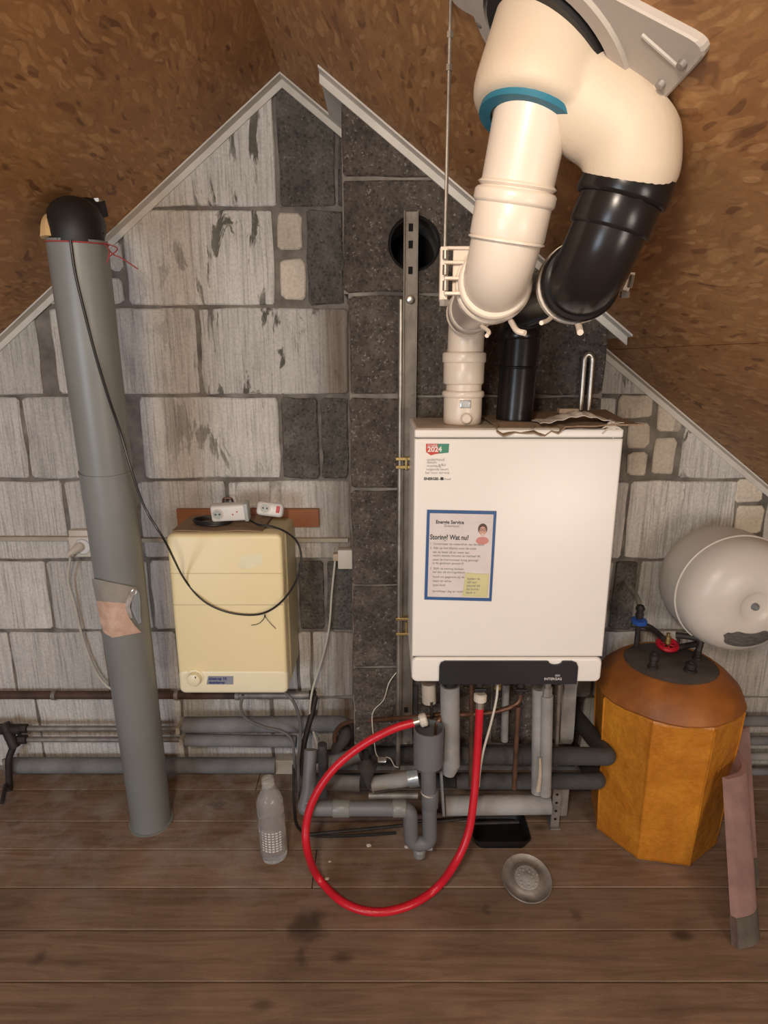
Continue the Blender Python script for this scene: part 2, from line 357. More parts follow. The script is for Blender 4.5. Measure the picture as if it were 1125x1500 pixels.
def annulus(bm, p, d, r1, r2, ln, seg=28):
    d = V(d).normalized(); o = V(p)-d*ln/2; u = V((0,0,1)) if abs(d.z) < .9 else V((1,0,0)); x = d.cross(u).normalized(); y = d.cross(x)
    R4 = [[bm.verts.new(o+d*h+(x*cos(2*pi*k/seg)+y*sin(2*pi*k/seg))*r) for k in range(seg)] for h, r in ((0, r1), (0, r2), (ln, r2), (ln, r1))]
    for i in range(4):
        for k in range(seg): bm.faces.new((R4[i][k], R4[i][(k+1)%seg], R4[(i+1)%4][(k+1)%seg], R4[(i+1)%4][k]))
    return bm
def torus(bm, p, d, R1, r, seg=28, s2=8):
    d = V(d).normalized(); u = V((0,0,1)) if abs(d.z) < .9 else V((1,0,0)); x = d.cross(u).normalized(); y = d.cross(x); g = []
    for k in range(seg):
        a = 2*pi*k/seg; c = x*cos(a)+y*sin(a)
        g.append([bm.verts.new(V(p)+c*(R1+r*cos(2*pi*j/s2))+d*(r*sin(2*pi*j/s2))) for j in range(s2)])
    for k in range(seg):
        for j in range(s2): bm.faces.new((g[k][j], g[(k+1)%seg][j], g[(k+1)%seg][(j+1)%s2], g[k][(j+1)%s2]))
    return bm
def prismY(bm, poly, y0, y1, inset=0, drop=0):
    """polygon in XZ extruded from y0 (back) to y1 (front); optional chamfered front"""
    n = len(poly); cx = sum(p[0] for p in poly)/n; cz = sum(p[1] for p in poly)/n
    rings = [[bm.verts.new((x, y0, z)) for x, z in poly], [bm.verts.new((x, y1+drop, z)) for x, z in poly]]
    if inset:
        pr = []
        for x, z in poly:
            dx, dz = x-cx, z-cz; L = sqrt(dx*dx+dz*dz) or 1; pr.append((x-dx/L*inset, z-dz/L*inset))
        rings.append([bm.verts.new((x, y1, z)) for x, z in pr])
    for a, b in zip(rings, rings[1:]):
        for k in range(n): bm.faces.new((a[k], a[(k+1)%n], b[(k+1)%n], b[k]))
    bm.faces.new(rings[0]); bm.faces.new(rings[-1][::-1]); return bm
def clip(poly, a, b, c):               # keep a*x+b*z <= c
    out = []
    for i in range(len(poly)):
        p, q = poly[i], poly[(i+1)%len(poly)]; fp = a*p[0]+b*p[1]-c; fq = a*q[0]+b*q[1]-c
        if fp <= 0: out.append(p)
        if fp*fq < 0: t = fp/(fp-fq); out.append((p[0]+(q[0]-p[0])*t, p[1]+(q[1]-p[1])*t))
    return out
def clip_roof(poly, m=.004):
    poly = clip(poly, SR, 1, AP.z+SR*AP.x-m)
    return clip(poly, -SL, 1, AP.z-SL*AP.x-m) if len(poly) > 2 else poly
def apply_mods(o):
    dg = bpy.context.evaluated_depsgraph_get(); dg.update(); me = bpy.data.meshes.new_from_object(o.evaluated_get(dg)); o.modifiers.clear(); o.data = me; return o
def cut(o, cutter_bm):
    me = bpy.data.meshes.new('c'); bmesh.ops.recalc_face_normals(cutter_bm, faces=cutter_bm.faces[:]); cutter_bm.to_mesh(me); cutter_bm.free()
    c = bpy.data.objects.new('c', me); COL.objects.link(c)
    m = o.modifiers.new('b', 'BOOLEAN'); m.operation = 'DIFFERENCE'; m.object = c; m.solver = 'EXACT'
    apply_mods(o); bpy.data.objects.remove(c); return o
def text(s, size, loc, mat, parent, rot=(pi/2, 0, 0), ext=.0004, sx=1, name='lettering', align='LEFT', bold=0):
    cu = bpy.data.curves.new('t', 'FONT'); cu.body = s; cu.size = size; cu.extrude = ext; cu.align_x = align; cu.offset = bold; cu.resolution_u = 3
    t = bpy.data.objects.new('t', cu); COL.objects.link(t)
    dg = bpy.context.evaluated_depsgraph_get(); dg.update(); me = bpy.data.meshes.new_from_object(t.evaluated_get(dg)); bpy.data.objects.remove(t)
    me.materials.clear()
    from mathutils import Euler
    me.transform(Matrix.Translation(V(loc)) @ Euler(rot).to_matrix().to_4x4() @ Matrix.Diagonal((sx, 1, 1, 1)))
    return link(name, me, mat, parent)

# ================================================================ SETTING
# ---- floor
fl = struct(obj('floor', box(nb(), (-2.7, -3.6, -.06), (2.7, .1, -.022)), 'under'))
fw = [F(560, y).y for y in (1203, 1244, 1300, 1362, 1438)]
step = (fw[0]-fw[4])/4*-1
ys = [fw[0]+.134*2, fw[0]+.134]+fw
while ys[-1] > -3.6: ys.append(ys[-1]-.132)
ys = [min(y, .05) for y in ys]
k = 0
for a, b in zip(ys, ys[1:]):
    js = {0: [-.4, 1.1], 1: [-1.25], 2: [1.3], 3: [F(466, 1232).x], 4: [1.5], 5: [-1.4], 6: [-1.9, 1.6]}.get(k, [random.choice((-1, 1))*random.uniform(1.2, 1.9)])
    xs = [-2.6]+js+[2.6]
    for x0, x1 in zip(xs, xs[1:]):
        z = random.uniform(-.0015, 0.0)
        o = obj('plank', box(nb(), (x0+.0009, b+.0014, -.022), (x1-.0009, a-.0014, z), .0016, 1), 'wood', fl)
    k += 1
# ---- gable wall: mortar bed and blocks
wl = struct(obj('wall_back', prismY(nb(), [(-2.6, -.05), (2.6, -.05), (2.6, roof(2.6)), (AP.x, AP.z-.002), (-2.6, roof(-2.6))], .14, .006), 'mortar'))
def block(x0, x1, z0, z1, y, mat, parent, name='block', j=.003, ch=.007, gap=.0045, dep=.013, clipf=clip_roof):
    x0 += gap; x1 -= gap; z0 += gap; z1 -= gap
    c = min(ch, (x1-x0)*.3, (z1-z0)*.3); rj = lambda: random.uniform(-j, j)
    poly = [(x0+c, z0), (x1-c, z0), (x1, z0+c), (x1, z1-c), (x1-c, z1), (x0+c, z1), (x0, z1-c), (x0, z0+c)]
    pl2 = []
    for (a, b), (c2, d2) in zip(poly, poly[1:]+poly[:1]):
        pl2.append((a, b)); Ls = sqrt((c2-a)**2+(d2-b)**2); nn = min(3, int(Ls/.07))
        for m_ in range(1, nn+1): t = m_/(nn+1); pl2.append((a+(c2-a)*t, b+(d2-b)*t))
    poly = [(x+rj(), z+rj()) for x, z in pl2]
    if clipf: poly = clipf(poly)
    if len(poly) < 3: return
    ar = abs(sum(poly[i][0]*poly[(i+1)%len(poly)][1]-poly[(i+1)%len(poly)][0]*poly[i][1] for i in range(len(poly))))/2
    if ar < .0006: return
    return obj(name, prismY(nb(), poly, y+dep, y+random.uniform(-.0015, .001), .004, .003), mat, parent)
rows = [P(300, y, 0).z for y in (305, 449, 580, 703, 820, 924, 1022)]   # joint heights
Z = [rows[0]+.235]+rows+[rows[-1]-.235]
def XW(px, py): return P(px, py, 0).x
def course(z0, z1, py, cuts, kinds, left=None, right=None):
    xs = [XW(c, py) for c in cuts]
    for (a, b, k) in zip(xs, xs[1:], kinds):
        if k: block(a, b, z0, z1, 0, k, wl, 'block' if k != 'cream' else 'brick')
    x = xs[0]
    while x > -2.4: block(x-.40, x, z0, z1, 0, 'pale', wl); x -= .40
    x = xs[-1]
    while x < 2.4: block(x, x+.40, z0, z1, 0, 'pale', wl); x += .40
course(Z[1], Z[1]+.3, 220, [210, 405, 492, 700], ['pale', 'dark', 'dark'])
course(Z[2], Z[1], 375, [154, 181, 403, 447, 505, 700, 872], [None, 'pale', None, 'dark', 'pale', 'pale'])
for (a, b, c, d) in ((157, 180, 352, 398), (157, 180, 405, 445), (405, 443, 309, 368), (410, 448, 378, 440)):
    block(P(a, (c+d)/2, 0).x, P(b, (c+d)/2, 0).x, P(a, d, 0).z, P(a, c, 0).z, 0, 'cream' if a > 300 else 'pale', wl, 'brick', gap=.002, ch=.01)
course(Z[3], Z[2], 515, [-160, 58, 76, 157, 292, 513, 700, 880, 1010], ['pale', None, 'pale', 'pale', 'pale', 'pale', 'pale', 'pale'])
course(Z[4], Z[3], 640, [-140, 37, 116, 178, 205, 411, 469, 512, 700, 900, 1000], ['pale', 'pale', 'pale', None, 'pale', 'dark', 'dark', 'pale', 'pale', None])
course(Z[5], Z[4], 760, [-60, 98, 129, 205, 335, 515, 720, 918, 1076, 1120], ['pale', 'pale', 'pale', 'pale', 'pale', 'pale', 'pale', 'pale', None])
course(Z[6], Z[5], 872, [-120, 73, 150, 221, 330, 436, 477, 520, 720, 896, 932, 1130], ['pale', 'pale', 'pale', 'pale', 'pale', 'dark', 'dark', 'pale', 'pale', 'dark', 'pale'])
course(Z[7], Z[6], 975, [-120, 19, 158, 262, 437, 457, 520, 700, 870, 990], ['pale', 'pale', 'pale', 'pale', 'pale', 'pale', 'pale', 'pale', 'pale'])
course(.012, Z[7], 1080, [-60, 60, 270, 400, 520, 700, 850, 1010], ['pale', 'pale', 'pale', 'pale', 'dark', 'dark', 'pale'])
# the small cream bricks right of the chimney
for (a, b, c, d, m_) in ((906, 957, 578, 613, 'cream'), (963, 1000, 590, 634, 'cream'), (919, 953, 619, 656, 'cream'), (956, 990, 641, 696, 'cream'), (919, 949, 662, 698, 'cream'), (1077, 1118, 702, 737, 'cream'), (1077, 1118, 741, 783, 'cream'), (1077, 1118, 788, 818, 'cream')):
    block(P(a, (c+d)/2, 0).x, P(b, (c+d)/2, 0).x, P(a, d, 0).z, P(a, c, 0).z, -.002, m_, wl, 'brick' if m_ == 'cream' else 'block', gap=.0015, ch=.009, dep=.018)
# ---- chimney breast
CY = -.255
cxl = P(500, 200, CY).x; cxl2 = P(511, 500, CY).x; cxr = P(889, 507, CY).x; cbz = P(560, 1092, CY).z
zst = P(560, 430, CY).z
core = obj('wall_chimney', prismY(nb(), clip_roof([(cxl, zst), (cxl2, zst), (cxl2, cbz), (cxr, cbz), (cxr, 1.9), (cxl, 1.9)], .001), .01, CY+.006), 'mortar')
hole = P(607, 357, CY); hr = .059
cut(core, lathe(nb(), hole+V((0, -.1, 0)), (0, 1, 0), [(0, hr), (.33, hr)], 32)); struct(core)
zr = [P(560, y, CY).z for y in (262, 430, 580, 717, 858, 979, 1092)]
def cx(px, py): return P(px, py, CY).x
def cblock(x0, x1, z0, z1, mat='breast'): return block(x0, x1, z0, z1, CY, mat, core, gap=.0035, dep=.02)
xm = cx(596, 500); xm2 = cx(745, 500)
cblock(cxl-.003, cx(640, 210), zr[0], zr[0]+.4)
hb = cblock(cxl-.003, cx(742, 350), zr[1], zr[0]); cut(hb, lathe(nb(), hole+V((0, -.1, 0)), (0, 1, 0), [(0, hr), (.33, hr)], 32))
cblock(cx(742, 350), cxr+.002, zr[1], zr[0])
for i in range(1, 6):
    cblock(cxl2-.003, xm, zr[i+1], zr[i]); q = xm2 if i % 2 else cx(690, 600)
    cblock(xm, q, zr[i+1], zr[i]); 
    e_ = cxr+.003 if i < 5 else cx(822, 1040); cblock(q, e_, zr[i+1], zr[i])
    if i == 5: cblock(e_, cxr+.003, zr[i+1], zr[i], 'grey_block')
o = obj('flue_liner', lathe(nb(), hole+V((0, .006, 0)), (0, 1, 0), [(0, hr-.006), (0, hr+.001), (.225, hr+.001), (.225, hr-.006)], 32, False), 'void', core)
o = obj('soot_door', lathe(nb(), hole+V((0, .19, 0)), (0, 1, 0), [(0, hr), (.01, hr)], 24), 'void', core)
# ---- roof slopes of OSB boards
ce = struct(obj('ceiling', nb(), 'osb'))
def slope_panel(side, s0, s1, y0, y1, holes=()):
    sl = SR if side > 0 else SL; L = sqrt(1+sl*sl); dx, dz = side/L, -sl/L; nx, nz = sl/L*side, 1/L
    bm = nb(); uvl = bm.loops.layers.uv.new('UVMap'); g = .0012; T = .018; s0 += g if s0 > 0 else 0; s1 -= g; y0 += g; y1 -= g
    vs = []
    for t in (0, T):
        for s, y in ((s0, y0), (s1, y0), (s1, y1), (s0, y1)):
            vs.append(bm.verts.new((AP.x+dx*s+nx*t, y, AP.z+dz*s+nz*t)))
    for f in ((0,1,2,3), (7,6,5,4), (0,4,5,1), (1,5,6,2), (2,6,7,3), (3,7,4,0)): bm.faces.new([vs[i] for i in f])
    for f in bm.faces:
        for lp in f.loops:
            c = lp.vert.co; lp[uvl].uv = (c.y, ((c.x-AP.x)*side)*L+(9 if side < 0 else 0)+.37*int(s0*3))
    o = obj('panel', bm, 'osb', ce)
    for h in holes: cut(o, h())
    return o
Lr = sqrt(1+SR*SR); seam = (P(1010, 507, 0).x if 0 else 0)
rr_ = ray(1010, 507); t_ = (AP.z+SR*AP.x-H)/(rr_.z+SR*rr_.x); seam = ((EYE+rr_*t_).x-AP.x)*Lr
# pipe hole on the left, duct hole on the right
dr_bot = F(222, 1203); dr_bot.z = 0
dr_top = PD(113, 352, 1.25)
def ray_roof(px, py, side):
    r = ray(px, py); s = SR if side > 0 else -SL
    return EYE + r*((AP.z+s*AP.x-H)/(r.z+s*r.x))
lh = ray_roof(120, 318, -1); nL = V((-SL, 0, 1)).normalized(); nR = V((SR, 0, 1)).normalized()
ad_a = PD(775, 176, .68); ad_b = P(829, 5, ad_a.y+.012); ad_dir = (ad_b-ad_a).normalized()
tt = (AP.z+SR*AP.x-ad_a.z-SR*ad_a.x)/(ad_dir.z+SR*ad_dir.x); rh = ad_a+ad_dir*tt
def hl(): return lathe(nb(), lh-nL*.1, nL, [(0, .062), (.2, .062)], 14)
def hrr(): return lathe(nb(), rh-nR*.2, nR, [(0, .088), (.4, .088)], 32)
slope_panel(-1, 0, 1.22, -2.6, 0, (hl,)); slope_panel(-1, 1.22, 2.9, -2.0, 0); slope_panel(-1, 1.22, 2.9, -3.6, -2.0); slope_panel(-1, 0, 1.22, -3.6, -2.6)
slope_panel(1, 0, seam, -2.55, 0, (hrr,)); slope_panel(1, seam, 2.9, -2.1, 0); slope_panel(1, seam, 2.9, -3.6, -2.1); slope_panel(1, 0, seam, -3.6, -2.55)
# ---- trims: thin L strips between wall and slopes
def rp(x, t=0, y=0): return V((x, y, roof(x)-t))
def strip(name, x0, x1, yw, wr=.034, wf=.018, th=.005):
    bm = nb()
    for (ya, yb, ta, tb) in ((yw-wr, yw, .001, .001+th), (yw-th, yw, .001, wf+.006)):
        vs = [bm.verts.new((x, y, roof(x)-t)) for x in (x0, x1) for y in (ya, yb) for t in (ta, tb)]
        for f in ((0,1,3,2), (4,6,7,5), (0,4,5,1), (2,3,7,6), (0,2,6,4), (1,5,7,3)): bm.faces.new([vs[i] for i in f])
    return struct(obj(name, bm, 'trim'))
strip('trim_1', XW(-900, 1100), AP.x, 0); strip('trim_2', AP.x, cxl, 0)
strip('trim_3', cxl-.044, cxr+.044, CY); strip('trim_4', cxr, 1.9, 0)
def side_strip(name, xa, xb, y0, y1):
    bm = nb(); vs = [bm.verts.new((x, y, roof(x)-t)) for x in (xa, xb) for y in (y0, y1) for t in (.001, .006)]
    for f in ((0,1,3,2), (4,6,7,5), (0,4,5,1), (2,3,7,6), (0,2,6,4), (1,5,7,3)): bm.faces.new([vs[i] for i in f])
    return struct(obj(name, bm, 'trim'))
side_strip('trim_5', cxl-.044, cxl-.001, CY, -.034); side_strip('trim_6', cxr+.004, cxr+.044, CY, -.034)

# ================================================================ BOILER
BY = CY-.006; BF = BY-.235
zt = P(760, 629, BF).z; zb = P(760, 999, BF).z
xl = P(605, 815, BF).x; xr = P(897, 815, BF).x; xmid = (xl+xr)/2
gb = thing('gas_boiler', 'large white wall-hung gas boiler with black control strip on the chimney breast', 'boiler', (xmid, BY, zb))
def rounded_case(bm, x0, x1, z0, z1, yb, yf, r1, r2):
    rings = [(yb, 0), (yf+r2, 0)]+[(yf+r2*(1-sin(k*pi/8)), r2*(1-cos(k*pi/8))) for k in range(1, 5)]; prev = None; n = 6
    for y, ins in rings:
        a0, a1, b0_, b1_ = x0+ins, x1-ins, z0+ins, z1-ins; r = max(r1-ins, .0012); cur = []
        for (cx_, cz_, s0) in ((a1-r, b1_-r, 0), (a0+r, b1_-r, 90), (a0+r, b0_+r, 180), (a1-r, b0_+r, 270)):
            for k in range(n): a = R(s0+k*90/(n-1)); cur.append(bm.verts.new((cx_+r*cos(a), y, cz_+r*sin(a))))
        if prev:
            for k in range(len(cur)): bm.faces.new((prev[k], prev[(k+1)%len(cur)], cur[(k+1)%len(cur)], cur[k]))
        else: bm.faces.new(cur)
        prev = cur
    bm.faces.new(prev[::-1]); return bm
zs1 = P(760, 642, BF).z; zs2 = P(760, 963, BF).z
obj('front_cover', rounded_case(nb(), xl, xr, zs2+.0012, zs1-.0012, BY+.001, BF, .0, .005), 'boiler', gb, smooth=True)
obj('top_cover', rounded_case(nb(), xl, xr, zs1+.0005, zt, BY+.001, BF, .004, .005), 'boiler', gb, smooth=True)
bmb = nb(); rounded_case(bmb, xl, xr, zb, zs2-.0008, BY+.001, BF-.001, .013, .006); obj('bottom_cover', bmb, 'boiler', gb, smooth=True)
obj('seam_frame', box(nb(), (xl+.004, BY, zb+.02), (xr-.004, BF+.006, zt-.01)), 'ink', gb)
obj('top_plate', box(nb(), (xl+.006, BY, zt-.001), (xr-.006, BF+.012, zt+.0015), .001), 'boiler2', gb)
# control strip with notch
px0, px1 = P(643, 985, BF).x, P(845, 985, BF).x; pz0, pz1 = zb-.002, P(700, 967, BF).z
nx0, nx1 = P(803, 968, BF).x, P(823, 968, BF).x
poly = [(px0, pz0), (px1, pz0), (px1, pz1-.014), (px1-.004, pz1-.004), (px1-.014, pz1), (nx1+.003, pz1)]
for k in range(9):
    a = k/8*pi; poly.append(((nx0+nx1)/2+cos(a)*(nx1-nx0)/2, pz1-.001-sin(a)*.008))
poly += [(nx0-.003, pz1), (px0+.012, pz1), (px0+.003, pz1-.004), (px0, pz1-.013)]
cp = obj('control_panel', prismY(nb(), poly, BF+.004, BF-.006), 'panel', gb)
text('INTERGAS', .0085, (P(797, 993, BF-.006).x, BF-.0065, P(797, 994, BF).z), 'stwhite', cp)
obj('emblem', box(nb(), (P(812, 988, BF).x, BF-.0066, P(812, 989, BF).z), (P(819, 988, BF).x, BF-.006, P(812, 986, BF).z)), 'plate', cp)
# sticker
bx = lambda x, y: (P(x, y, BF).x, P(x, y, BF).z)
stk = obj('year_sticker', prismY(nb(), [bx(624, 650), bx(658, 650), bx(657, 663), bx(638, 665), bx(631, 667), bx(624, 662)], BF+.0005, BF-.0008), 'stgreen', gb); stk['label'] = 'green and red year sticker'
obj('red_field', prismY(nb(), [bx(624, 650), bx(641, 650), bx(643, 664), bx(638, 665), bx(631, 667), bx(624, 662)], BF-.0008, BF-.0011), 'stred', stk)
text('2024', .0145, (bx(626, 660)[0], BF-.0013, bx(626, 661.5)[1]), 'stwhite', stk, bold=.0004)
text('ZOMER', .006, (bx(626, 654)[0], BF-.0013, bx(626, 654)[1]), 'stwhite', stk)
tx = obj('service_text', box(nb(), (bx(623, 700)[0], BF-.0003, bx(623, 704)[1]), (bx(656, 668)[0], BF+.0005, bx(656, 670)[1])), 'boiler', gb)
for k, (s, y, x, sz) in enumerate((('onderhoud', 675, 625, .008), ('datum', 679, 625, .008), ('monteur', 684, 625, .008), ('volgende beurt', 689, 624, .0075), ('bel voor service', 694, 623, .0075))):
    text(s, sz, (bx(x, y)[0], BF-.0006, bx(x, y)[1]), 'ink2', tx)
text('24u', .010, (bx(643, 685)[0], BF-.0006, bx(643, 685)[1]), 'ink2', tx, rot=(pi/2, -.3, 0))
text('ENERGIE  ■', .0075, (bx(621, 702)[0], BF-.0006, bx(621, 703)[1]), 'ink', tx, bold=.0003)
text('onderhoud', .006, (bx(641, 702)[0], BF-.0006, bx(641, 703)[1]), 'ink2', tx)
# framed service sheet
q0 = [bx(625.5, 746.5), bx(727, 748.5), bx(719.5, 880), bx(621.5, 877.5)]
ns = thing('service_notice', 'crinkled service notice in a blue frame taped to the white boiler', 'notice', (bx(672, 812)[0], BF, bx(672, 812)[1]))
obj('blue_border', prismY(nb(), q0, BF-.0005, BF-.003), 'bluef', ns)
q1 = [bx(629.5, 751), bx(722.5, 753), bx(716, 875), bx(626, 873)]
sh = obj('sheet', prismY(nb(), q1, BF-.003, BF-.004), 'sheet', ns)
TY = BF-.0045
tilt = (pi/2, -.015, 0)
def st(s, x, y, size, mat='ink', sx=1, bold=0): text(s, size, (bx(x, y)[0], TY, bx(x, y)[1]), mat, sh, rot=(pi/2, .02, 0), sx=sx, bold=bold)
st('Energie Service', 638, 766, .0105, 'ink', .9, .0002); st('onderhoud', 650, 771, .007, 'ink2')
st('Storing? Wat nu?', 629.5, 789, .0150, 'ink', .78, .0003)
lines = [('1  Controleer de waterdruk van de ketel', 797), ('2  Kijk op het display voor de code', 803), ('   zet de ketel uit en weer aan', 809), ('   wacht enkele minuten en herhaal dit', 814), ('   staat de thermostaat hoog genoeg?', 820), ('   is de gaskraan geopend?', 825), ('3  Blijft de storing bestaan', 833), ('   bel dan de storingsdienst', 838), ('   houd uw gegevens bij de hand', 845), ('   naam en adres', 851), ('   type ketel', 857), ('   bereikbaar dag en nacht', 866)]
for s, y in lines: st(s, 629.5, y, .0068, 'ink2')
pc = obj('portrait', prismY(nb(), [bx(694, 763), bx(718.5, 764), bx(717, 795), bx(694, 794)], BF-.004, BF-.0048), 'sheet', ns); pc['label'] = 'small portrait photo of a smiling person'
def disc(bm, x, y, rx, rz, yy): return prismY(bm, [(bx(x, y)[0]+rx*cos(a*pi/8), bx(x, y)[1]+rz*sin(a*pi/8)) for a in range(16)], BF-.004, yy)
obj('shoulders', disc(nb(), 706, 791, .0135, .0085, BF-.0050), 'pinkc', pc); obj('hair', disc(nb(), 706.5, 774, .0098, .0120, BF-.0052), 'hair', pc)
obj('face', disc(nb(), 706.5, 777, .0072, .0100, BF-.0055), 'skin', pc)
gl = nb()
for s in (-1, 1): annulus(gl, V((bx(706.5, 775)[0]+s*.0033, BF-.0057, bx(706, 775)[1])), (0, 1, 0), .0019, .0027, .0004, 12)
obj('glasses', gl, 'ink', pc); obj('mouth', disc(nb(), 706.5, 781.5, .003, .0010, BF-.0058), 'stwhite', pc)
yn = obj('yellow_note', prismY(nb(), [bx(682, 838), bx(715.5, 840), bx(713.5, 874), bx(677, 872)], BF-.004, BF-.0056), 'note', ns); yn['label'] = 'yellow handwritten slip'
for k in range(5): text(('bellen na', 'vijf uur', 'sleutel bij', 'de buren', 'dank u')[k], .0075, (bx(683-k*.6, 0)[0] if 0 else bx(684-k*.6, 848+k*5)[0], BF-.0061, bx(684, 848+k*5)[1]), 'ink2', yn)

# ================================================================ FLUE DUCTS
DY = -.40
def ringline(a, b, r, ln, t): a = V(a); b = V(b); return a+(b-a)*t, (b-a)
zt_ = zt+.002
wb = P(677, 618, DY); wb.z = zt_
w_el = V((wb.x+.003, DY, P(684, 462, DY).z))                # top of riser
w_up = PD(775, 186, .68); w_bot = PD(731, 405, .75)
wd = thing('white_flue_duct', 'white plastic flue duct bending from boiler top up to roof', 'duct', tuple(wb))
def duct(t, p0, e1, e2, p3, r0, r1, mat, matl, nm='pipe'):
    # riser, elbow, run towards the room, elbow, upper pipe
    path = fillet([p0, e1, e2, p3+(p3-e2).normalized()*.035], .062, 9)
    n = len(path); L = [0]
    for a, b in zip(path, path[1:]): L.append(L[-1]+(b-a).length)
    return path, [r0+(r1-r0)*min(1, max(0, (x/L[-1]-.25)/.3)) for x in L]
path, rad = duct(wd, wb, w_el, w_bot, w_up, .0375, .042, 'duct', 'duct_grey')
obj('pipe', tube(nb(), path, rad, 36), 'duct', wd, smooth=True)
up = V((0, 0, 1))
def sock(t, p, d, r, ln, mat, name='socket'): return obj(name, collar(nb(), p, d, r, ln, 36), mat, t, smooth=True)
# riser sockets
def pzz(y): return V((wb.x, DY, P(680, y, DY).z))
a, b = pzz(572), pzz(621); a = V((wb.x, DY, a.z)); sock(wd, V((wb.x, DY, (a.z+zt_)/2)), up, .0405, a.z-zt_, 'duct', 'base_socket')
sock(wd, pzz(577), up, .0445, .014, 'duct', 'base_lip')
sock(wd, pzz(545), up, .0425, .05, 'duct'); sock(wd, pzz(524), up, .0455, .022, 'duct', 'socket_lip')
bm = collar(nb(), V((wb.x+.003, DY-.041, P(679, 613, DY-.04).z)), (0, 1, 0), .0115, .014, 16); o = obj('test_plug', bm, 'duct', wd, smooth=True)
obj('sticker', box(nb(), (P(674, 590, DY-.04).x, DY-.0425, P(674, 598, DY-.04).z), (P(690, 590, DY-.04).x, DY-.036, P(674, 586, DY-.04).z), .002), 'foil', wd)
dirw = (w_bot-w_el).normalized()
sock(wd, w_el+dirw*.062, dirw, .0455, .012, 'duct', 'elbow_rim'); sock(wd, w_el+dirw*.11, dirw, .0435, .06, 'duct_grey', 'inner_sleeve')
sock(wd, w_bot-dirw*.062, dirw, .0515, .014, 'duct', 'elbow_rim'); sock(wd, w_bot-dirw*.05, dirw, .0475, .03, 'duct', 'elbow_socket')
upw = (w_up-w_bot).normalized(); Lw = (w_up-w_bot).length
def along(py, a, b):                    # point on a-b whose image row is py
    lo, hi = 0, 1
    def row(p): q = p-EYE; z = q.y*cP-q.z*sP; u = q.y*sP+q.z*cP; return 750-FP*u/z
    for _ in range(30):
        m_ = (lo+hi)/2
        if row(a+(b-a)*m_) > py: lo = m_
        else: hi = m_
    return a+(b-a)*lo
c1 = along(290, w_bot, w_up); c2 = along(352, w_bot, w_up); c3 = along(272, w_bot, w_up)
sock(wd, (c1+c2)/2, upw, .0448, (c1-c2).length, 'duct'); sock(wd, c1, upw, .0478, .016, 'duct', 'socket_lip'); sock(wd, c3, upw, .0455, .006, 'duct', 'socket_lip')
sock(wd, c2, upw, .0458, .005, 'duct', 'socket_lip')
# black twin
kb = P(753, 612, DY+.01); kb.z = zt_
k_el = V((kb.x+.008, DY+.01, P(765, 452, DY+.01).z)); k_up = PD(921, 262, .68); k_bot = PD(866, 405, .72)
kd = thing('black_intake_duct', 'glossy black air duct bending from boiler top up to roof', 'duct', tuple(kb))
path, rad = duct(kd, kb, k_el, k_bot, k_up, .039, .043, 'black', 'black')
obj('pipe', tube(nb(), path, rad, 36), 'black', kd, smooth=True)
def kz(y): return V((kb.x+.003, DY+.01, P(750, y, DY).z))
sock(kd, kz(490), up, .0445, .02, 'black', 'socket_lip'); sock(kd, kz(538), up, .042, .006, 'black', 'socket_lip')
dk = (k_bot-k_el).normalized(); upk = (k_up-k_bot).normalized()
sock(kd, k_bot-dk*.055, dk, .0495, .02, 'black', 'elbow_rim'); sock(kd, k_el+dk*.062, dk, .0455, .014, 'black', 'elbow_rim')
cc = along(274, k_bot, k_up); sock(kd, cc, upk, .0515, .03, 'black', 'socket_lip'); sock(kd, along(305, k_bot, k_up), upk, .0462, .05, 'black', 'socket')
# pipe clamps: plastic rings with ears, bolts and tails
def clampring(t_, c, d, r, mat='duct'):
    obj('clamp_band', annulus(nb(), c, d, r, r+.004, .016, 32), mat, t_, smooth=True)
cw = w_bot-dirw*.082
cl1 = thing('pipe_clamp', 'cream clamp holding white duct, hung on thin threaded rod', 'clamp', tuple(cw)); clampring(cl1, cw, dirw, .047)
for (p, q, r_) in ((PD(700, 478, .80), PD(716, 489, .76), .003), (PD(758, 468, .80), PD(769, 489, .76), .0035)):
    pass
obj('tail', tube(nb(), catmull([PD(706, 478, .83), PD(716, 486, .80), PD(713, 492, .79)]), .0028, 8), 'duct', cl1, smooth=True)
obj('tail', tube(nb(), catmull([PD(748, 470, .82), PD(757, 484, .79), PD(769, 488, .78)]), .0038, 8), 'duct', cl1, smooth=True)
ez = .80
e0 = PD(652, 362, ez); e1 = PD(652, 440, ez)
obj('ear', box(nb(), (e0.x-.0065, e0.y-.007, e1.z), (e0.x+.004, e0.y+.007, e0.z), .0015), 'duct', cl1)
for yy in (364, 385, 408, 430):
    p = PD(655, yy, ez); obj('lug', box(nb(), (p.x-.004, p.y-.006, p.z-.002), (PD(688, yy, ez).x, p.y+.006, p.z+.002), .001), 'duct', cl1)
obj('ear_web', box(nb(), (PD(664, 0, ez).x, e0.y-.002, e1.z+.012), (PD(690, 0, ez).x, e0.y+.002, e0.z-.002), .001), 'duct', cl1)
for (ya, yb) in ((368, 380), (389, 403), (412, 426)):
    p = PD(652, ya, ez-.004); q = PD(652, yb, ez-.004); obj('bolt', tube(nb(), [V((p.x, p.y-.006, q.z)), V((p.x, p.y-.006, p.z))], .0038, 10), 'steel', cl1, smooth=True)
p = PD(650.5, 439, ez); obj('nut', lathe(nb(), p, (0, 0, -1), [(0, .0068), (.008, .0068)], 6), 'zinc', cl1)
rod_t = PD(652, 362, ez); topz = roof(rod_t.x)
obj('rod', tube(nb(), [V((rod_t.x, rod_t.y, e0.z-.01)), V((rod_t.x, rod_t.y, topz+.002))], .0024, 8), 'steel', cl1, smooth=True)
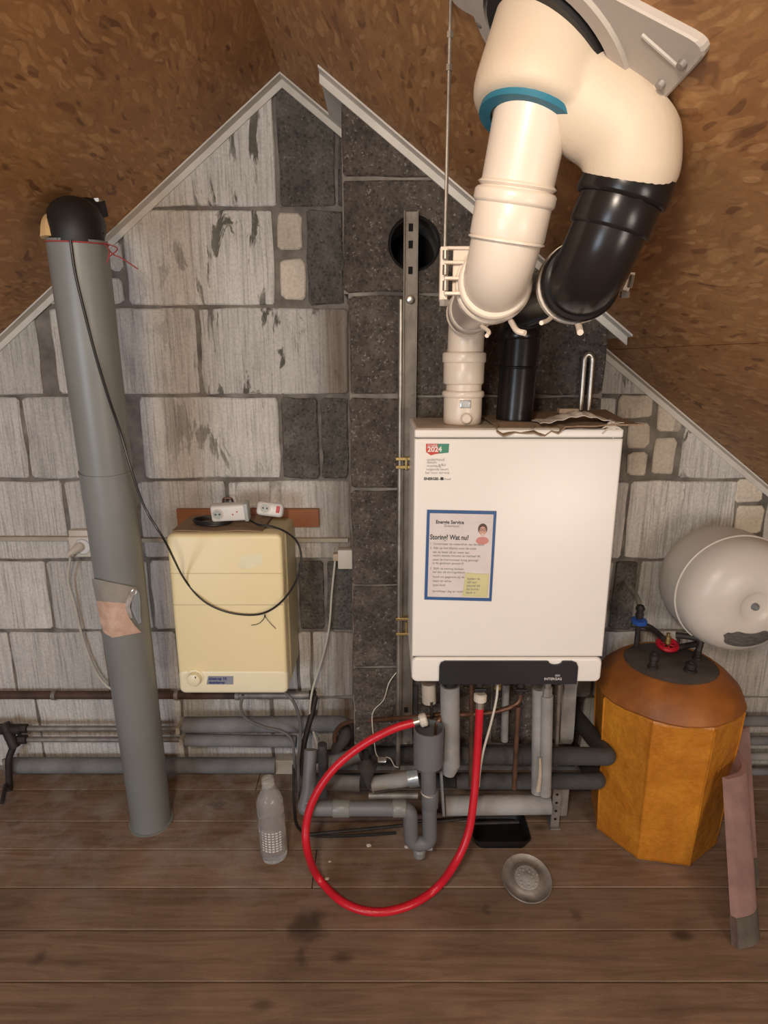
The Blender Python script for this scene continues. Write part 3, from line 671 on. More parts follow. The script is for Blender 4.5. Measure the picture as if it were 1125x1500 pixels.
for yy in (82, 122):
    zz = PD(663, yy, ez).z
    if zz < topz: obj('rod_nut', lathe(nb(), V((rod_t.x, rod_t.y, zz)), (0, 0, -1), [(0, .0042), (.007, .0042)], 6), 'steel', cl1)
ck = k_bot-dk*.078
cl2 = thing('pipe_clamp', 'cream clamp around black duct elbow with bolted ear on right', 'clamp', tuple(ck)); clampring(cl2, ck, dk, .047)
obj('tail', tube(nb(), catmull([PD(812, 460, .82), PD(803, 469, .79), PD(793, 473, .77)]), .003, 8), 'duct', cl2, smooth=True)
obj('tail', tube(nb(), catmull([PD(842, 467, .81), PD(847, 475, .79), PD(850, 487, .77)]), .0042, 8), 'duct', cl2, smooth=True)
e0 = PD(924, 400, .84); e1 = PD(917, 434, .84)
obj('ear', prismY(nb(), [(e1.x-.007, e1.z+.004), (e1.x+.003, e1.z+.004), (e0.x+.004, e0.z), (e0.x-.002, e0.z)], e0.y+.006, e0.y-.006), 'duct', cl2)
obj('ear_web', box(nb(), (PD(880, 405, .84).x, e0.y-.001, PD(880, 422, .84).z), (e0.x, e0.y+.004, PD(880, 405, .84).z)), 'duct', cl2)
obj('bolt', tube(nb(), [V((e0.x-.002, e0.y-.008, e0.z-.02)), V((e0.x, e0.y-.008, e0.z-.004))], .003, 8), 'steel', cl2)
obj('nut', lathe(nb(), V((e1.x-.002, e1.y, e1.z+.006)), (0, 0, -1), [(0, .0062), (.008, .0062)], 6), 'zinc', cl2)
# twin adapter through the roof
ad = thing('roof_adapter', 'matt cream twin flue adapter hanging under the roof plate', 'adapter', tuple(ad_a))
bm = nb(); axl = (ad_b-ad_a).length
lathe(bm, ad_a, ad_dir, [(0, .050), (.001, .058), (.005, .0655), (.012, .0695), (.026, .0712), (.08, .0705), (axl+.10, .0705)], 40)
br0 = PD(828, 126, .67); br1 = PD(916, 192, .66); br2 = PD(929, 220, .66); br3 = along(258, k_bot, k_up)
tube(bm, catmull([br0, br0*.5+br1*.5, br1, br2*.5+br3*.5, br3+upk*.002], 6), [.054, .050], 28)
bm2 = nb()
o = obj('body', bm, 'adapter', ad)
CUTA = True
m_ = o.modifiers.new('r', 'REMESH'); m_.mode = 'VOXEL'; m_.voxel_size = .0035
m2 = o.modifiers.new('s', 'SMOOTH'); m2.iterations = 9; m2.factor = .6
apply_mods(o)
bb_ = nb(); bb_.from_mesh(o.data); pc0 = rh-nR*.006-V(ad_a)
bmesh.ops.bisect_plane(bb_, geom=bb_.verts[:]+bb_.edges[:]+bb_.faces[:], plane_co=pc0, plane_no=nR, clear_outer=True)
bmesh.ops.holes_fill(bb_, edges=[e for e in bb_.edges if e.is_boundary]); bb_.to_mesh(o.data); bb_.free()
for p_ in o.data.polygons: p_.use_smooth = True
o.data.set_sharp_from_angle(angle=R(50))
obj('blue_seal', annulus(nb(), ad_a-ad_dir*.002, ad_dir, .0435, .0565, .007, 40), 'blue', ad, smooth=True)['label'] = 'blue rubber seal'
rp_ = rh-ad_dir*.004
obj('black_collar', lathe(nb(), rh-nR*.016, nR, [(0, .0815), (.035, .0815)], 40), 'rubber', ad, smooth=True)
# roof plate lying on the slope
pl = thing('roof_plate', 'white roof flashing plate screwed to the boards above the duct', 'plate', tuple(rh))
ds = V((1, 0, -SR)).normalized(); dyv = V((0, 1, 0))
pr = ray_roof(1047, 62, 1); pbk = ray_roof(700, 32, 1)
sR = (pr-rh).dot(ds); yB = pbk.y-rh.y
def plate_pt(s, y, t=0): return rh+ds*s+dyv*y-nR*t
def slab(bm, s0, s1, y0, y1, t0, t1, r=.02):
    pts = []
    for (cs, cy, a0) in ((s1-r, y1-r, 0), (s0+r, y1-r, 90), (s0+r, y0+r, 180), (s1-r, y0+r, 270)):
        for k in range(6): a = R(a0+k*18); pts.append((cs+r*cos(a), cy+r*sin(a)))
    n = len(pts); A = [bm.verts.new(plate_pt(s, y, t0)) for s, y in pts]; B = [bm.verts.new(plate_pt(s, y, t1-.002)) for s, y in pts]
    cs_, cy_ = (s0+s1)/2, (y0+y1)/2; k = .985
    C = [bm.verts.new(plate_pt(cs_+(s-cs_)*k, cy_+(y-cy_)*k, t1)) for s, y in pts]
    for U, W in ((A, B), (B, C)):
        for i in range(n): bm.faces.new((U[i], U[(i+1)%n], W[(i+1)%n], W[i]))
    bm.faces.new(A); bm.faces.new(C[::-1]); return bm
qa, qb, qc = ray_roof(1052, 60, 1), ray_roof(957, 162, 1), ray_roof(662, -6, 1); qd = qa+qc-qb
def quad_slab(bm, cs, t0, t1, r):
    pts = []
    for k in range(4):
        a, b, c = cs[k-1], cs[k], cs[(k+1) % 4]; u = (a-b).normalized(); v = (c-b).normalized()
        for m_ in range(6): t = m_/5; pts.append((b+u*r)*(1-t)**2+b*2*t*(1-t)+(b+v*r)*t*t)
    ce_ = sum((V(p) for p in pts), V((0, 0, 0)))/len(pts); n = len(pts)
    A = [bm.verts.new(p-nR*t0) for p in pts]; B = [bm.verts.new(p-nR*(t1-.002)) for p in pts]; C = [bm.verts.new(ce_+(p-ce_)*.985-nR*t1) for p in pts]
    for U, W in ((A, B), (B, C)):
        for i in range(n): bm.faces.new((U[i], U[(i+1)%n], W[(i+1)%n], W[i]))
    bm.faces.new(A); bm.faces.new(C[::-1]); return bm
base = obj('base', quad_slab(nb(), [qa, qb, qc, qd], 0, .008, .022), 'plastic', pl)
cut(base, hrr())
obj('raised_ring', annulus(nb(), plate_pt(0, 0, .008), nR, .089, .108, .010, 48), 'plastic', pl, smooth=True)
for (px, py) in ((1010, 80), (978, 110), (712, 22)):
    p = ray_roof(px, py, 1)-nR*.010
    obj('screw', lathe(nb(), p-nR*.004, nR, [(0, .0022), (.001, .0042), (.006, .0045)], 12), 'zinc', pl, smooth=True)
p0 = ray_roof(950, 38, 1); p1 = ray_roof(1003, 85, 1)
obj('rib', tube(nb(), [p0-nR*.0085, p1-nR*.0085], .0022, 8), 'plastic', pl, smooth=True)

# ================================================================ things on top of the boiler
def sheetmesh(bm, grid, th):
    n, m_ = len(grid), len(grid[0]); A = [[bm.verts.new(p) for p in r] for r in grid]; B = [[bm.verts.new(V(p)+V((0, 0, -th))) for p in r] for r in grid]
    for i in range(n-1):
        for j in range(m_-1):
            bm.faces.new((A[i][j], A[i][j+1], A[i+1][j+1], A[i+1][j])); bm.faces.new((B[i][j], B[i+1][j], B[i+1][j+1], B[i][j+1]))
    for i in range(n-1):
        bm.faces.new((A[i][0], A[i+1][0], B[i+1][0], B[i][0])); bm.faces.new((A[i][-1], B[i][-1], B[i+1][-1], A[i+1][-1]))
    for j in range(m_-1):
        bm.faces.new((A[0][j], B[0][j], B[0][j+1], A[0][j+1])); bm.faces.new((A[-1][j], A[-1][j+1], B[-1][j+1], B[-1][j]))
    return bm
g = []
xa, xb = P(727, 632, BF).x, P(920, 620, BF+.08).x
for i in range(9):
    t = i/8; row = []
    for j in range(25):
        s = j/24; x = xa+(xb-xa)*s
        y = BF+.02+(BY-BF-.035)*t + (.05*t*(1-s))
        z = zt+.0075+.014*s*t+.002*sin(9*s+4*t)
        if i == 0: y -= .026+.006*sin(31*s); z -= (.010+.008*abs(sin(17*s))+.004*sin(43*s)) if s < .42 else -.002
        row.append(V((x, y, z)))
    g.append(row)
cbx = thing('cardboard_sheet', 'torn brown cardboard sheet lying on top of the white boiler', 'cardboard', (xmid+.05, BF+.1, zt))
obj('sheet', sheetmesh(nb(), g, .003), 'card', cbx)
g = []
for i in range(7):
    t = i/6; row = []
    for j in range(31):
        s = j/30; x = P(790, 632, BF).x+(P(912, 630, BF).x-P(790, 632, BF).x)*s
        y = BF-.004+.075*t; z = zt+.013+.026*sin(pi*s)**2*(.35+.65*sin(pi*t*.8+.3))*(1-.4*t)+.0015*sin(40*s+5*t)
        row.append(V((x, y, z)))
    g.append(row)
pp = thing('crumpled_paper', 'crumpled dusty paper on the cardboard at boiler front edge', 'paper', (xmid+.1, BF+.04, zt+.012))
obj('sheet', sheetmesh(nb(), g, .0012), 'paper', pp)
rg = nb()
for k in range(9):
    a = k*.7; c = P(895, 628, BF+.01)
    tube(rg, catmull([c+V((0, 0, .002)), c+V((.010*cos(a), -.006, .010*sin(a)+.003)), c+V((.022*cos(a), -.008+.004*sin(k), .016*sin(a)-.003))], 4), [.005, .0012], 6)
tag(obj('frayed_rag', rg, 'paper', None, tuple(P(895, 628, BF+.01))), 'small frayed grey rag at top right corner of the boiler', 'rag')
c = F(828, 612, zt+.02); c = V((P(829, 612, BY-.05).x, BY-.06, zt+.022))
tag(obj('wooden_chip', box(nb(), c-V((.022, .012, .005)), c+V((.022, .012, .006)), .002), 'beige', None, tuple(c)), 'small beige block lying on the cardboard behind the paper', 'block')
# U pipe on the chimney
xa = P(853, 560, CY-.012).x; xb = P(865, 560, CY-.012).x; zu = P(857, 524, CY-.012).z
up_ = tube(nb(), fillet([V((xa, CY-.013, zt+.02)), V((xa, CY-.013, zu)), V((xa+.008, CY-.013, zu+.010)), V((xb, CY-.013, zu)), V((xb, CY-.013, zt+.02))], .012), .0062, 10)
tag(obj('hairpin_pipe', up_, 'bright', None, (xa, CY, zu), smooth=True), 'thin steel hairpin pipe rising on chimney behind the boiler', 'pipe')
# mounting rail on the chimney
RX0, RX1 = P(591, 400, CY-.02).x, P(612, 400, CY-.02).x
rt_ = P(600, 308, CY-.02).z; rb_ = P(600, 1090, CY-.02).z
rl = thing('mounting_rail', 'slotted galvanised rail running down the chimney left of boiler', 'rail', (RX0, CY, rb_))
bm = nb(); box(bm, (RX0, CY-.020, rb_), (RX0+.0025, CY-.001, rt_)); box(bm, (RX1-.0025, CY-.020, rb_), (RX1, CY-.001, rt_))
box(bm, (RX0, CY-.008, rb_), (RX1, CY-.001, rt_)); obj('channel', bm, 'railm', rl)
for yy in (333, 358, 396, 1040):
    p = P(601, yy, CY-.009); obj('slot', box(nb(), (RX0+.011, CY-.0088, p.z-.008), (RX1-.011, CY-.006, p.z+.008), .0), 'void', rl)
p = P(601, 438, CY-.02); obj('bolt_head', lathe(nb(), V(((RX0+RX1)/2, CY-.027, p.z)), (0, 1, 0), [(0, .005), (.002, .009), (.02, .0105)], 16), 'bright', rl, smooth=True)
gp = thing('gas_riser', 'thin steel pipe clipped beside the slotted rail on the chimney', 'pipe', (RX0-.004, CY, rb_))
obj('pipe', tube(nb(), [V((RX0-.005, CY-.016, rb_-.08)), V((RX0-.005, CY-.016, P(595, 440, CY).z))], .0062, 12), 'steel', gp, smooth=True)
for yy in (672, 684, 906, 928):
    p = P(590, yy, CY-.02); obj('clip', box(nb(), (P(580, yy, CY-.02).x, CY-.026, p.z-.0035), (P(601, yy, CY-.02).x, CY-.004, p.z+.0035), .001), 'brass', gp)
for yy in (678, 917):
    p = P(595, yy, CY-.02); obj('clip_bolt', tube(nb(), [V((p.x, CY-.028, p.z-.014)), V((p.x, CY-.028, p.z+.014))], .003, 8), 'brass', gp)

# ================================================================ GREY DRAIN PIPE
dp = thing('drain_pipe', 'tall leaning grey plastic drain pipe from floor to roof', 'pipe', tuple(dr_bot))
ax = (dr_top-dr_bot)
jt = along(690, dr_bot, dr_top)
obj('lower_pipe', tube(nb(), [dr_bot+ax*.001, jt], [.0545, .059], 40), 'pvc', dp, smooth=True)
obj('upper_pipe', tube(nb(), [jt-ax*.03, dr_top], [.0565, .0585], 40), 'pvc', dp, smooth=True)
obj('joint_rim', annulus(nb(), jt, ax, .0565, .0602, .006, 40), 'pvc', dp, smooth=True)
obj('floor_flange', annulus(nb(), dr_bot+V((0, 0, .004)), ax, .054, .0605, .008, 40), 'pvc', dp, smooth=True)
hs = lh-dr_top
bm = nb(); pts = catmull([dr_top-ax.normalized()*.02, dr_top+ax.normalized()*.03, dr_top+hs*.6+V((0, 0, .0)), lh+nL*.03], 6)
rad = [.052-.002*sin(i*1.9) for i in range(len(pts))]
obj('black_hose', tube(bm, pts, rad, 24), 'rubber', dp, smooth=True)['label'] = 'black sleeve through the roof'
p = dr_top+V((-.036, -.034, -.002))
obj('foam_wedge', tube(nb(), catmull([p, p+V((0, .004, .03)), p+V((.012, .02, .052))]), [.020, .009], 8), 'foamy', dp)
g = [[ray_roof(103+46*j/6, 303-15*j/6+i*5, -1)-nL*(.006+.004*i+.005*sin(j*1.4)) for j in range(7)] for i in range(4)]
obj('torn_flap', sheetmesh(nb(), g, .003), 'rubber', dp)
tr = dr_top-ax.normalized()*.006
bm = torus(nb(), tr, ax, .0595, .0016, 32, 6)
tube(bm, catmull([tr+V((.058, -.01, 0)), PD(165, 372, 1.22), PD(178, 378, 1.22), PD(202, 394, 1.21)], 5), .0012, 6)
tube(bm, catmull([tr+V((.058, -.01, 0)), PD(160, 368, 1.22), PD(157, 385, 1.22)], 5), .0012, 6); tube(bm, catmull([tr+V((.058, -.01, 0)), PD(172, 364, 1.22), PD(160, 376, 1.2)], 5), .0012, 6)
tag(obj('red_string', bm, 'redstr', None, tuple(tr)), 'red string tied around the top of the leaning grey pipe', 'string')
# sachet taped on the pipe
def on_pipe(px, py, off=.001):
    """point on the front of the pipe under that pixel"""
    r = ray(px, py).normalized(); d = ax.normalized(); w0 = EYE-dr_bot
    A = r-d*r.dot(d); B = w0-d*w0.dot(d); rad_ = .0592+off
    a_, b_, c_ = A.dot(A), 2*A.dot(B), B.dot(B)-rad_**2; q = b_*b_-4*a_*c_
    t = (-b_-sqrt(q))/(2*a_) if q > 0 else -b_/(2*a_)
    return EYE+r*t
def patch(bm, L, Rr, n=8, off=.002, m_=10):
    g_ = []
    for i in range(n+1):
        t = i/n; k = t*(len(L)-1); a_ = int(min(k, len(L)-2)); f = k-a_
        l_ = V(L[a_]).lerp(V(L[a_+1]), f); r_ = V(Rr[a_]).lerp(V(Rr[a_+1]), f)
        g_.append([on_pipe(*(l_.lerp(r_, j/m_)), off+.0025*abs(sin(j*1.1+i*.7))) for j in range(m_+1)])
    return sheetmesh(bm, g_, .0005)
sc_ = thing('sachet', 'opened sachet stuck on the leaning grey drain pipe', 'sachet', tuple(on_pipe(170, 890)))
obj('clear_top', patch(nb(), [(134, 847), (137, 862), (141, 880)], [(200, 861), (190, 872), (186, 884)]), 'greywrap', sc_, smooth=True)
obj('printed_bottom', patch(nb(), [(141, 880), (147, 910), (152, 927), (165, 934)], [(186, 884), (188, 903), (198, 917), (207, 926)]), 'pinkwrap', sc_, smooth=True)
obj('foil_edge', patch(nb(), [(194, 863), (186, 875), (183, 890), (190, 906)], [(201, 862), (194, 876), (190, 889), (195, 905)], 8, .005, 3), 'foil', sc_, smooth=True)
obj('blue_backing', patch(nb(), [(200, 864), (193, 880), (192, 893), (203, 914)], [(204, 868), (206, 885), (206, 900), (207, 912)], 6, .003, 4), 'tape', sc_, smooth=True)

# ================================================================ YELLOW WATER HEATER
HY = -.205
hx0, hx1 = P(253, 900, HY).x, P(417, 900, HY).x; hz1, hz0 = P(330, 783, HY).z, P(330, 1016, HY).z
wh = thing('water_heater', 'small yellowed electric water heater hung on the block wall', 'water heater', ((hx0+hx1)/2, 0, hz0))
zsp = P(330, 981, HY).z
fr = nb(); rounded_case(fr, hx0, hx1, hz0, hz1, -.155, HY, .016, .010); o = obj('front_shell', fr, 'yellow', wh, smooth=True)
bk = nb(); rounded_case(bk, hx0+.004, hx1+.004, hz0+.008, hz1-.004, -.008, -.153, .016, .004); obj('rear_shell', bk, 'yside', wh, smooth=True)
bp = nb(); rounded_case(bp, hx0-.0006, hx1+.0006, hz0-.0006, zsp, -.16, HY-.0012, .0165, .010); obj('bottom_panel', bp, 'yellow2', wh, smooth=True)
for yy in (840, 886):
    zz = P(330, yy, HY).z; obj('groove', box(nb(), (hx0+.004, HY-.0004, zz-.0008), (hx1-.004, HY+.002, zz+.0008)), 'yside', wh)
q = lambda x, y: (P(x, y, HY).x, P(x, y, HY).z)
obj('faded_patch', prismY(nb(), [q(348, 831), q(353, 814), q(384, 811), q(385, 827), q(360, 834)], HY+.001, HY-.0005), 'patch', wh)
kp = P(286, 992, HY)
kn = obj('knob', lathe(nb(), kp, (0, -1, 0), [(0, .024), (.003, .024), (.004, .0195), (.018, .0175), (.020, .015)], 28), 'yellow2', wh, smooth=True)
obj('pointer', box(nb(), kp+V((.006, -.0212, .008)), kp+V((.009, -.0195, .013))), 'ink', kn)
lp = obj('name_label', prismY(nb(), [q(305, 990), q(342, 990), q(342, 1002), q(303, 1002)], HY, HY-.0022), 'plate', wh)
text('close-up 10', .0115, (q(305, 0)[0] if 0 else q(306, 995)[0], HY-.003, q(306, 995.2)[1]), 'inkb', lp, sx=.92, bold=.0002); text('daalderop', .0100, (q(306, 995)[0], HY-.003, q(306, 1000.5)[1]), 'inkb', lp, sx=1.1, bold=.0002)
# cardboard, coil, adapters on the heater
zc = hz1+.0005
g = [[V((hx0+.01+.235*j/8-.0*i, HY+.022+.165*i/4, zc+.004+.0015*sin(j*1.3+i))) for j in range(9)] for i in range(5)]
tag(obj('cardboard_strip', sheetmesh(nb(), g, .003), 'card', None, (hx0, HY, zc)), 'dusty cardboard piece on top of the yellow heater', 'cardboard')
bm = nb()
for k in range(3): 
    c = V((P(312, 768, -.12).x, -.115, zc+.0085+.004*k)); 
    pts = [c+V((.048*cos(a*pi/12)*(1+.06*k), .036*sin(a*pi/12)*(1-.05*k), 0)) for a in range(25)]; tube(bm, pts, .0028, 8, False)
tag(obj('cable_coil', bm, 'cable_k', None, (c.x, c.y, zc), smooth=True), 'coil of black cable lying on the yellow heater', 'cable')
tz = zc+.02
ta = P(337, 750, -.14)
tm = thing('timer_socket', 'white timer plug adapter lying left on the yellow heater', 'plug adapter', tuple(ta))
Mx = Matrix.Translation(ta) @ Matrix.Rotation(-.05, 4, 'Y') @ Matrix.Rotation(.12, 4, 'X')
obj('housing', box(nb(), (-.049, -.014, -.0225), (.049, .02, .0225), .007, 3, Mx), 'white', tm, smooth=True)
obj('grey_end', box(nb(), (.040, -.0155, -.024), (.051, .019, .026), .003, 2, Mx), 'grey_lt', tm, smooth=True)
def socket_face(t_, Mx, x, z, yf, r):
    c = Mx @ V((x, yf, z)); d = (Mx.to_3x3() @ V((0, -1, 0)))
    r_ = obj('socket_ring', annulus(nb(), c+d*.001, d, r*.82, r, .004, 24), 'offwhite', t_, smooth=True)
    bm = lathe(nb(), c-d*.002, d, [(0, r*.82), (.0028, r*.82)], 24); obj('socket_well', bm, 'grey_lt', t_)
    bm = nb()
    for s in (-1, 1): lathe(bm, Mx @ V((x+s*r*.36, yf-.001, z)), d, [(0, .0024), (.0012, .0024)], 10)
    obj('contact_hole', bm, 'ink', t_)
socket_face(tm, Mx, -.030, .0, -.014, .015)
bm = nb(); 
for s in ((.010, -.002), (.022, .005)): lathe(bm, Mx @ V((s[0], -.0135, s[1])), Mx.to_3x3() @ V((0, -1, 0)), [(0, .002), (.002, .002)], 10)
obj('indicator', bm, 'stred', tm)
ps = P(396, 746, -.11)
pw = thing('power_strip', 'white two-way power strip with red switch lying on yellow heater', 'power strip', tuple(ps))
Mx = Matrix.Translation(ps) @ Matrix.Rotation(.12, 4, 'Y') @ Matrix.Rotation(-.35, 4, 'X')
obj('housing', box(nb(), (-.036, -.014, -.019), (.036, .016, .019), .010, 3, Mx), 'white', pw, smooth=True)
socket_face(pw, Mx, -.012, 0, -.014, .0145)
obj('switch', box(nb(), (.018, -.0165, -.009), (.027, -.012, .009), .001, 1, Mx), 'redp', pw)['label'] = 'red switch'
ly = P(368, 759, 0)
lx0, lx1 = XW(262, 760), XW(468, 760)
tag(obj('wall_batten', box(nb(), (lx0, -.016, P(400, 772, -.016).z), (lx1, -.001, P(400, 746, -.016).z), .001), 'lath', None, (lx0, 0, ly.z)), 'orange-brown wooden batten fixed behind the yellow heater', 'batten')
kb_ = V((XW(337, 735), -.022, P(337, 730, -.02).z))
tag(obj('hook_handle', tube(nb(), fillet([kb_+V((-.014, 0, -.016)), kb_+V((-.012, -.004, .002)), kb_+V((.012, -.004, .002)), kb_+V((.014, 0, -.016))], .006), .0035, 8), 'copper', None, tuple(kb_), smooth=True), 'brown hook handle sticking up above the yellow heater', 'hook')
# drooping black cable
pts = [on_pipe(103, 352, .004), on_pipe(110, 400, .004), on_pipe(123, 455, .004), on_pipe(140, 520, .004), on_pipe(158, 580, .004), on_pipe(175, 630, .006), PD(193, 690, 1.36), PD(213, 745, 1.38), PD(243, 795, 1.40), P(270, 848, HY-.012), P(298, 880, HY-.008), P(335, 897, HY-.006), P(378, 900, HY-.006), P(407, 886, HY-.010), P(430, 858, HY-.012), P(441, 825, HY-.004), P(437, 797, HY+.01), P(420, 780, HY+.03), P(398, 771, HY+.045), P(380, 769, HY+.05), P(366, 762, -.128)]
tag(obj('hanging_cable', tube(nb(), catmull(pts, 6), .0027, 8), 'cable_k', None, tuple(pts[8]), smooth=True), 'thin black cable drooping from grey pipe across the yellow heater', 'cable')
bm = nb(); c = P(388, 902, HY-.009)
tube(bm, catmull([c, P(385, 908, HY-.006), P(378, 914, HY-.004), P(368, 916, HY-.003)], 4), .0009, 6); tube(bm, catmull([c, P(392, 908, HY-.006), P(398, 915, HY-.004), P(404, 921, HY-.003)], 4), .0009, 6)
torus(bm, c, (1, 0, .1), .0034, .001, 12, 5)
tag(obj('wire_tie', bm, 'iron', None, tuple(c)), 'thin brown wire tie twisted round the drooping cable', 'wire tie')

# ================================================================ sockets and boxes on the wall
def wbox(x0, x1, y0, y1, dep, bev=.003, yb=-.0005):
    a_ = P(x0, y1, -dep); b_ = P(x1, y0, -dep); return box(nb(), (a_.x, -dep, a_.z), (b_.x, yb, b_.z), bev, 2)
so = thing('wall_socket', 'white surface wall socket left of the leaning grey pipe', 'socket', tuple(P(118, 797, 0)))
obj('back_box', wbox(101, 132, 777, 790, .022), 'offwhite', so, smooth=True); obj('housing', wbox(103, 135, 787, 816, .034), 'offwhite', so, smooth=True)
pc_ = P(121, 801, -.034); obj('socket_ring', annulus(nb(), pc_, (0, 1, 0), .0215, .0235, .003, 28), 'grey_lt', so, smooth=True)
obj('socket_well', lathe(nb(), pc_+V((0, -.0012, 0)), (0, 1, 0), [(0, .0210), (.004, .0210)], 28), 'white', so)
wc = thing('white_mains_cord', 'white cord plugged into the wall socket hanging down left', 'cord', tuple(P(113, 803, -.05)))
pg = P(118, 800, -.035); obj('plug', lathe(nb(), pg, V((-.45, -.75, -.35)), [(0, .014), (.012, .013), (.03, .009), (.045, .006)], 18), 'offwhite', wc, smooth=True)
p_e = pg+V((-.45, -.75, -.35)).normalized()*.043
obj('cord', tube(nb(), catmull([p_e, P(103, 818, -.055), P(100, 850, -.035), P(110, 888, -.02), P(120, 930, -.018), P(134, 970, -.018), P(150, 998, -.02), P(168, 1012, -.025), P(185, 1015, -.03)], 6), .0037, 8), 'cable_w', wc, smooth=True)
jb = thing('junction_box', 'small white junction box on wall beside the chimney', 'junction box', tuple(P(506, 820, 0)))
obj('housing', wbox(495, 522, 806, 834, .03), 'offwhite', jb, smooth=True); obj('cable_gland', wbox(487.5, 496, 812, 822, .022, .002), 'beige', jb, smooth=True)
obj('cord', tube(nb(), catmull([P(491, 818, -.015), P(490, 830, -.018), P(486, 870, -.02), P(482, 920, -.022), P(472, 965, -.03), P(459, 1005, -.055), P(454, 1035, -.07), P(455, 1055, -.07), P(463, 1085, -.085), P(471, 1108, -.09), P(472, 1128, -.085)], 6), .0032, 8), 'cable_w', jb, smooth=True)
# horizontal wiring duct strips
def hstrip(name, x0, x1, py, h, dep, mat, label, cat):
    a_ = P(x0, py, -dep); b_ = P(x1, py, -dep)
    return tag(obj(name, box(nb(), (a_.x, -dep, a_.z-h/2), (b_.x, -.0005, a_.z+h/2), .002), mat, None, (a_.x, 0, a_.z)), label, cat)
hstrip('cable_trunking', -300, 101, 790, .013, .016, 'stripw', 'narrow pale cable trunking running left from the wall socket', 'trunking')
hstrip('cable_trunking', 136, 510, 792, .012, .016, 'stripw', 'narrow dusty cable trunking between grey pipe and chimney', 'trunking')
# ================================================================ low pipework along the left wall
def pipe(name, pts, r, mat, label, seg=14, fil=None, sm=True, cat='pipe', loc=None, group=None, cm=False):
    pts = [V(p) for p in pts]
    path = fillet(pts, fil) if fil and len(pts) > 2 else (catmull(pts, 6) if cm else pts)
    return tag(obj(name, tube(nb(), path, r, seg), mat, None, tuple(loc or pts[0]), smooth=sm), label, cat, group)
def ZP(px, py, Y): p = P(px, py, Y); p.z = max(p.z, .012); return p
def hz(x0, x1, py, Y): a_ = P(x0, py, Y); b_ = P(x1, py, Y); return [a_, b_]
rp1 = thing('rusty_wall_pipe', 'long rusty brown pipe running along wall below the yellow heater', 'pipe', tuple(P(200, 1018, -.02)))
a_, b_ = hz(-260, 455, 1018, -.025); b_.z = a_.z
obj('pipe', tube(nb(), [a_, V((P(345, 1018, -.025).x, -.025, a_.z))], .0125, 14), 'rust', rp1, smooth=True)
obj('bare_end', tube(nb(), [V((P(345, 1018, -.025).x, -.025, a_.z)), b_], .0118, 14), 'zinc', rp1, smooth=True)
for x_ in (80, 259, 348): p = P(x_, 1018, -.025); obj('pipe_clip', annulus(nb(), V((p.x, -.025, a_.z)), (1, 0, 0), .012, .0155, .012, 16), 'zinc', rp1)
obj('end_cap', lathe(nb(), b_-V((.004, 0, 0)), (1, 0, 0), [(0, .015), (.018, .015), (.02, .01)], 8), 'iron', rp1)
for k, (yy, lab) in enumerate(((1067, 'upper thin metal pipe along the left wall, entering the grey foam'), (1083, 'lower thin metal pipe along the left wall, entering the grey foam'))):
    t_ = thing('thin_wall_pipe', lab, 'pipe', tuple(P(60, yy, -.05)))
    a_ = P(22, yy, -.05); b_ = P(285, yy, -.05); b_.z = a_.z; obj('pipe', tube(nb(), [a_, b_], .0085, 12), 'zinc', t_, smooth=True)
    for x_ in (262+k*5,): p = P(x_, yy, -.05); obj('clip', box(nb(), (p.x-.006, -.066, a_.z-.012), (p.x+.007, -.002, a_.z+.010), .002), 'stripw', t_)
pipe('foam_covered_pipe', fillet([P(270, 1062, -.06), P(490, 1060, -.06), P(508, 1062, -.075), P(498, 1088, -.115)], .03), .0245, 'foam', 'upper foam-covered grey pipe below the yellow heater')
pipe('foam_covered_pipe', [P(273, 1084, -.088), P(434, 1086, -.088)], .0185, 'foam', 'lower foam-covered grey pipe below the yellow heater')
pipe('floor_pipe', [P(14, 1121, -.04), P(404, 1121, -.04)], .0245, 'foam', 'grey foam-covered pipe lying along the foot of the left wall')
tag(obj('loose_pipe_end', box(nb(), P(404, 1130, -.03)+V((0, -.015, 0)), P(432, 1110, -.03)+V((0, .015, 0)), .003), 'stripw', None, tuple(P(415, 1125, -.03))), 'short pale block at the right end of the floor pipe', 'block')
# fittings at the far left
ft = thing('valve_cluster', 'cluster of dark pipe fittings and valve at far left wall', 'valve', tuple(P(20, 1080, -.06)))
bm = nb(); obj('tee', tube(bm, [P(-20, 1068, -.055), P(32, 1068, -.055)], .016, 12), 'iron', ft, smooth=True)
obj('tee', tube(nb(), [P(6, 1060, -.06), P(22, 1095, -.07)], .0155, 12), 'iron', ft, smooth=True)
obj('elbow', tube(nb(), fillet([P(38, 1083, -.055), P(22, 1088, -.06), P(12, 1112, -.08), P(14, 1160, -.09)], .02), .010, 12), 'iron', ft, smooth=True)
obj('tail_pipe', tube(nb(), [P(6, 1112, -.08), P(15, 1163, -.09)], .006, 10), 'zinc', ft, smooth=True)
obj('union_nut', lathe(nb(), P(25, 1083, -.055), (1, 0, 0), [(0, .014), (.03, .014)], 6), 'iron', ft); obj('union_nut', lathe(nb(), P(28, 1067, -.055), (1, 0, 0), [(0, .014), (.025, .014)], 6), 'iron', ft)
pf = F(3, 1176, .012); obj('handle', tube(nb(), [pf, P(8, 1150, -.10)], .006, 10), 'iron', ft)
